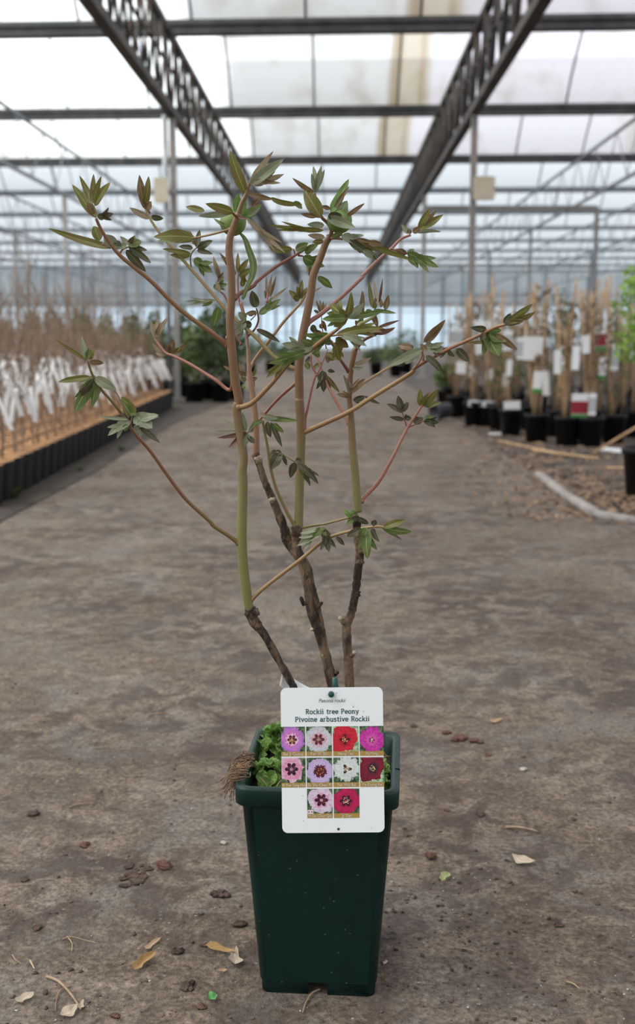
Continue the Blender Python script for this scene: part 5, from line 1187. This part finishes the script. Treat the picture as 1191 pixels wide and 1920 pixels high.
def dry_leaf(G, b0, t0, w, col, label, curl=0.25, roll=0.3):
    a, t = gp(G, *b0), gp(G, *t0); ax = t - a; L = ax.length; d = ax.normalized(); s_ = Vector((-d.y, d.x, 0)); ww = w / G[2] * (a.y / 2080) / 2 * 1.45; sd = b0[0] * 0.37; b = MB(); o = 0; NT = 10
    for j in range(NT + 1):
        q = j / NT; pr = min(1, (q ** 0.55) * ((1 - q) ** 0.7) * 2.0) * (1 + 0.28 * math.sin(7 * q + sd))
        for i in range(5):
            u = i / 2 - 1; z = 0.0012 + L * curl * 0.35 * (2 * q - 1) ** 2 + abs(u) * ww * pr * roll + u * ww * pr * 0.25 + ww * 0.25 + 0.10 * ww * math.sin(9 * q + sd * 2) * abs(u)
            b.uv[len(b.v)] = (0.5 + u / 2, q); b.v.append(tuple(a + ax * q + s_ * (u * ww * pr + 0.10 * L * math.sin(3 * q + sd) * q + (0.22 * ww * math.sin(11 * q + sd) if u > 0 else 0.18 * ww * math.cos(13 * q + sd)) * pr) + Vector((0, 0, z))))
    for j in range(NT):
        for i in range(4): k_ = j * 5 + i; b.f.append((k_, k_ + 1, k_ + 6, k_ + 5)); b.m.append(0)
    tag(b.build('fallen_leaf', col, None, True, origin=a), label, 'leaf')
dl = lambda n, c1, c2, v: leaf_material(n, c1, c2, v, transl=0.15, rough=0.7)
tan_leaf = dl('dry_tan_leaf', (0.33, 0.20, 0.11), (0.42, 0.28, 0.17), (0.48, 0.36, 0.24)); yel_leaf = dl('yellow_brown_leaf', (0.27, 0.15, 0.045), (0.36, 0.21, 0.08), (0.40, 0.28, 0.14))
pale_leaf_ = dl('pale_dry_leaf', (0.36, 0.27, 0.19), (0.46, 0.37, 0.28), (0.58, 0.50, 0.40)); grn_leaf = dl('fresh_leaf_bit', (0.06, 0.25, 0.06), (0.14, 0.38, 0.12), (0.2, 0.45, 0.2)); dk_leaf = dl('dark_dry_leaf', (0.055, 0.045, 0.035), (0.09, 0.075, 0.06), (0.12, 0.10, 0.08))
dry_leaf(GL, (648, 1158), (712, 1102), 24, tan_leaf, 'narrow tan dry leaf above the yellow brown one')
dry_leaf(GL, (598, 1258), (682, 1172), 44, yel_leaf, 'yellow brown folded leaf left of the pot', roll=0.7)
dry_leaf(GL, (916, 1142), (1048, 1180), 30, yel_leaf, 'long curled tan leaf pointing at the pale rounded one', roll=0.8)
dry_leaf(GL, (1052, 1232), (1062, 1148), 46, pale_leaf_, 'pale rounded dry leaf close to the pot foot')
dry_leaf(GL, (72, 1395), (146, 1350), 40, pale_leaf_, 'pale dry leaf at the lower left edge', curl=0.4)
dry_leaf(GL, (266, 1458), (352, 1408), 44, pale_leaf_, 'pale brown leaf under the end of the bent twig', curl=0.3)
dry_leaf(GL, (355, 1420), (378, 1378), 20, pale_leaf_, 'small pale leaf standing at the end of the bent twig', curl=0.3)
dry_leaf(GL, (928, 1380), (974, 1360), 32, grn_leaf, 'torn bright green leaf bit on the floor left of the pot', roll=0.8)
dry_leaf(GR_, (328, 850), (352, 812), 34, grn_leaf if False else dl('yellow_green_bit', (0.22, 0.26, 0.09), (0.32, 0.34, 0.15), (0.4, 0.42, 0.2)), 'yellow green leaf bit on the floor right of the pot', roll=0.8)
dry_leaf(GR_, (640, 742), (742, 775), 40, pale_leaf_, 'pale papery leaf lying to the right of the pot', curl=0.5)
dry_leaf(GR_, (70, 1095), (130, 1088), 36, dk_leaf, 'dark dry leaf tucked against the right side of the pot', curl=0.3)
dry_leaf(GR_, (545, 138), (600, 122), 20, tan_leaf, 'small tan leaf scrap beyond the row of red clods')
dry_leaf(GL, (975, 1245), (1015, 1240), 14, tan_leaf, 'small tan scrap below the curled leaf')
def twig(pts, r, m, label, G=GL):
    b = MB(); P = [gp(G, *p) for p in pts]; P = [v + Vector((0, 0, r + 0.0006 + 0.0015 * math.sin(i * 1.3) ** 2)) for i, v in enumerate(P)]
    b.tube(spline(P, 5), [r, r * 0.5], 6); tag(b.build('twig', m, None, True, origin=P[0]), label, 'twig')
straw = mat('straw', (0.25, 0.16, 0.09)); drytw = mat('dry_twig', (0.20, 0.125, 0.08), (0.34, 0.24, 0.16), 60, 0.85)
twig([(208, 1272), (262, 1300), (310, 1345), (345, 1395), (362, 1425)], 0.0021, drytw, 'thick bent twig at the lower left of the floor')
twig([(318, 1312), (270, 1335), (252, 1380), (248, 1425)], 0.0010, drytw, 'thin twig branching off beside the thick bent twig')
twig([(278, 1102), (320, 1096), (380, 1108), (432, 1122)], 0.0009, straw, 'longer straw stem of the crossed pair at left')
twig([(300, 1090), (322, 1125), (320, 1160)], 0.0008, straw, 'shorter straw stem of the crossed pair at left')
twig([(135, 1200), (155, 1242)], 0.0016, straw, 'short thick straw piece near the left edge')
twig([(55, 1172), (72, 1200), (98, 1215)], 0.0009, drytw, 'short curved twig nearest the left edge')
twig([(312, 515), (350, 505), (425, 498)], 0.0020, drytw, 'short stick right of the lone dark clod')
twig([(660, 105), (700, 98), (745, 95)], 0.0022, drytw, 'small dark stick far back on the left of the aisle')
twig([(615, 604), (680, 610), (760, 625)], 0.0028, drytw, 'straight brown stick on the floor to the right', GR_)
twig([(885, 1290), (915, 1305), (945, 1325)], 0.0014, straw, 'pale splinter at the lower right of the floor', GR_)
twig([(385, 1140), (440, 1150), (515, 1172)], 0.0014, drytw, 'dark twig in the shade right of the pot foot', GR_)
GP = (430, 1560, 3.503)
twig([(598, 1042), (545, 1075), (505, 1130), (482, 1200)], 0.0016, drytw, 'brown twig coming out from under the pot notch', GP)

for q, (px, py, w, lab) in enumerate(((228, 846, 0.06, 'small green weed tuft at the left aisle edge, the farther bright one'), (150, 884, 0.05, 'green weed tuft at the left aisle edge, between two others'), (25, 935, 0.08, 'green weed tuft at the left aisle edge, nearest the photo border'))):
    p = atz(px, py); b = MB(); rnd = random.Random(60 + q)
    for a in range(26):
        an = rnd.uniform(0, 6.28); L = w * rnd.uniform(0.5, 1.1); d = Vector((math.cos(an), math.sin(an), rnd.uniform(0.5, 1.4))).normalized() * L; s2 = Vector((-math.sin(an), math.cos(an), 0)) * L * 0.16; c = p + Vector((0, 0, 0.004))
        b.add([c, c + d * 0.5 + s2, c + d, c + d * 0.5 - s2], [(0, 1, 2, 3)])
    tag(b.build('weed_tuft', mid_leaf, None, False, origin=p), lab, 'weed')
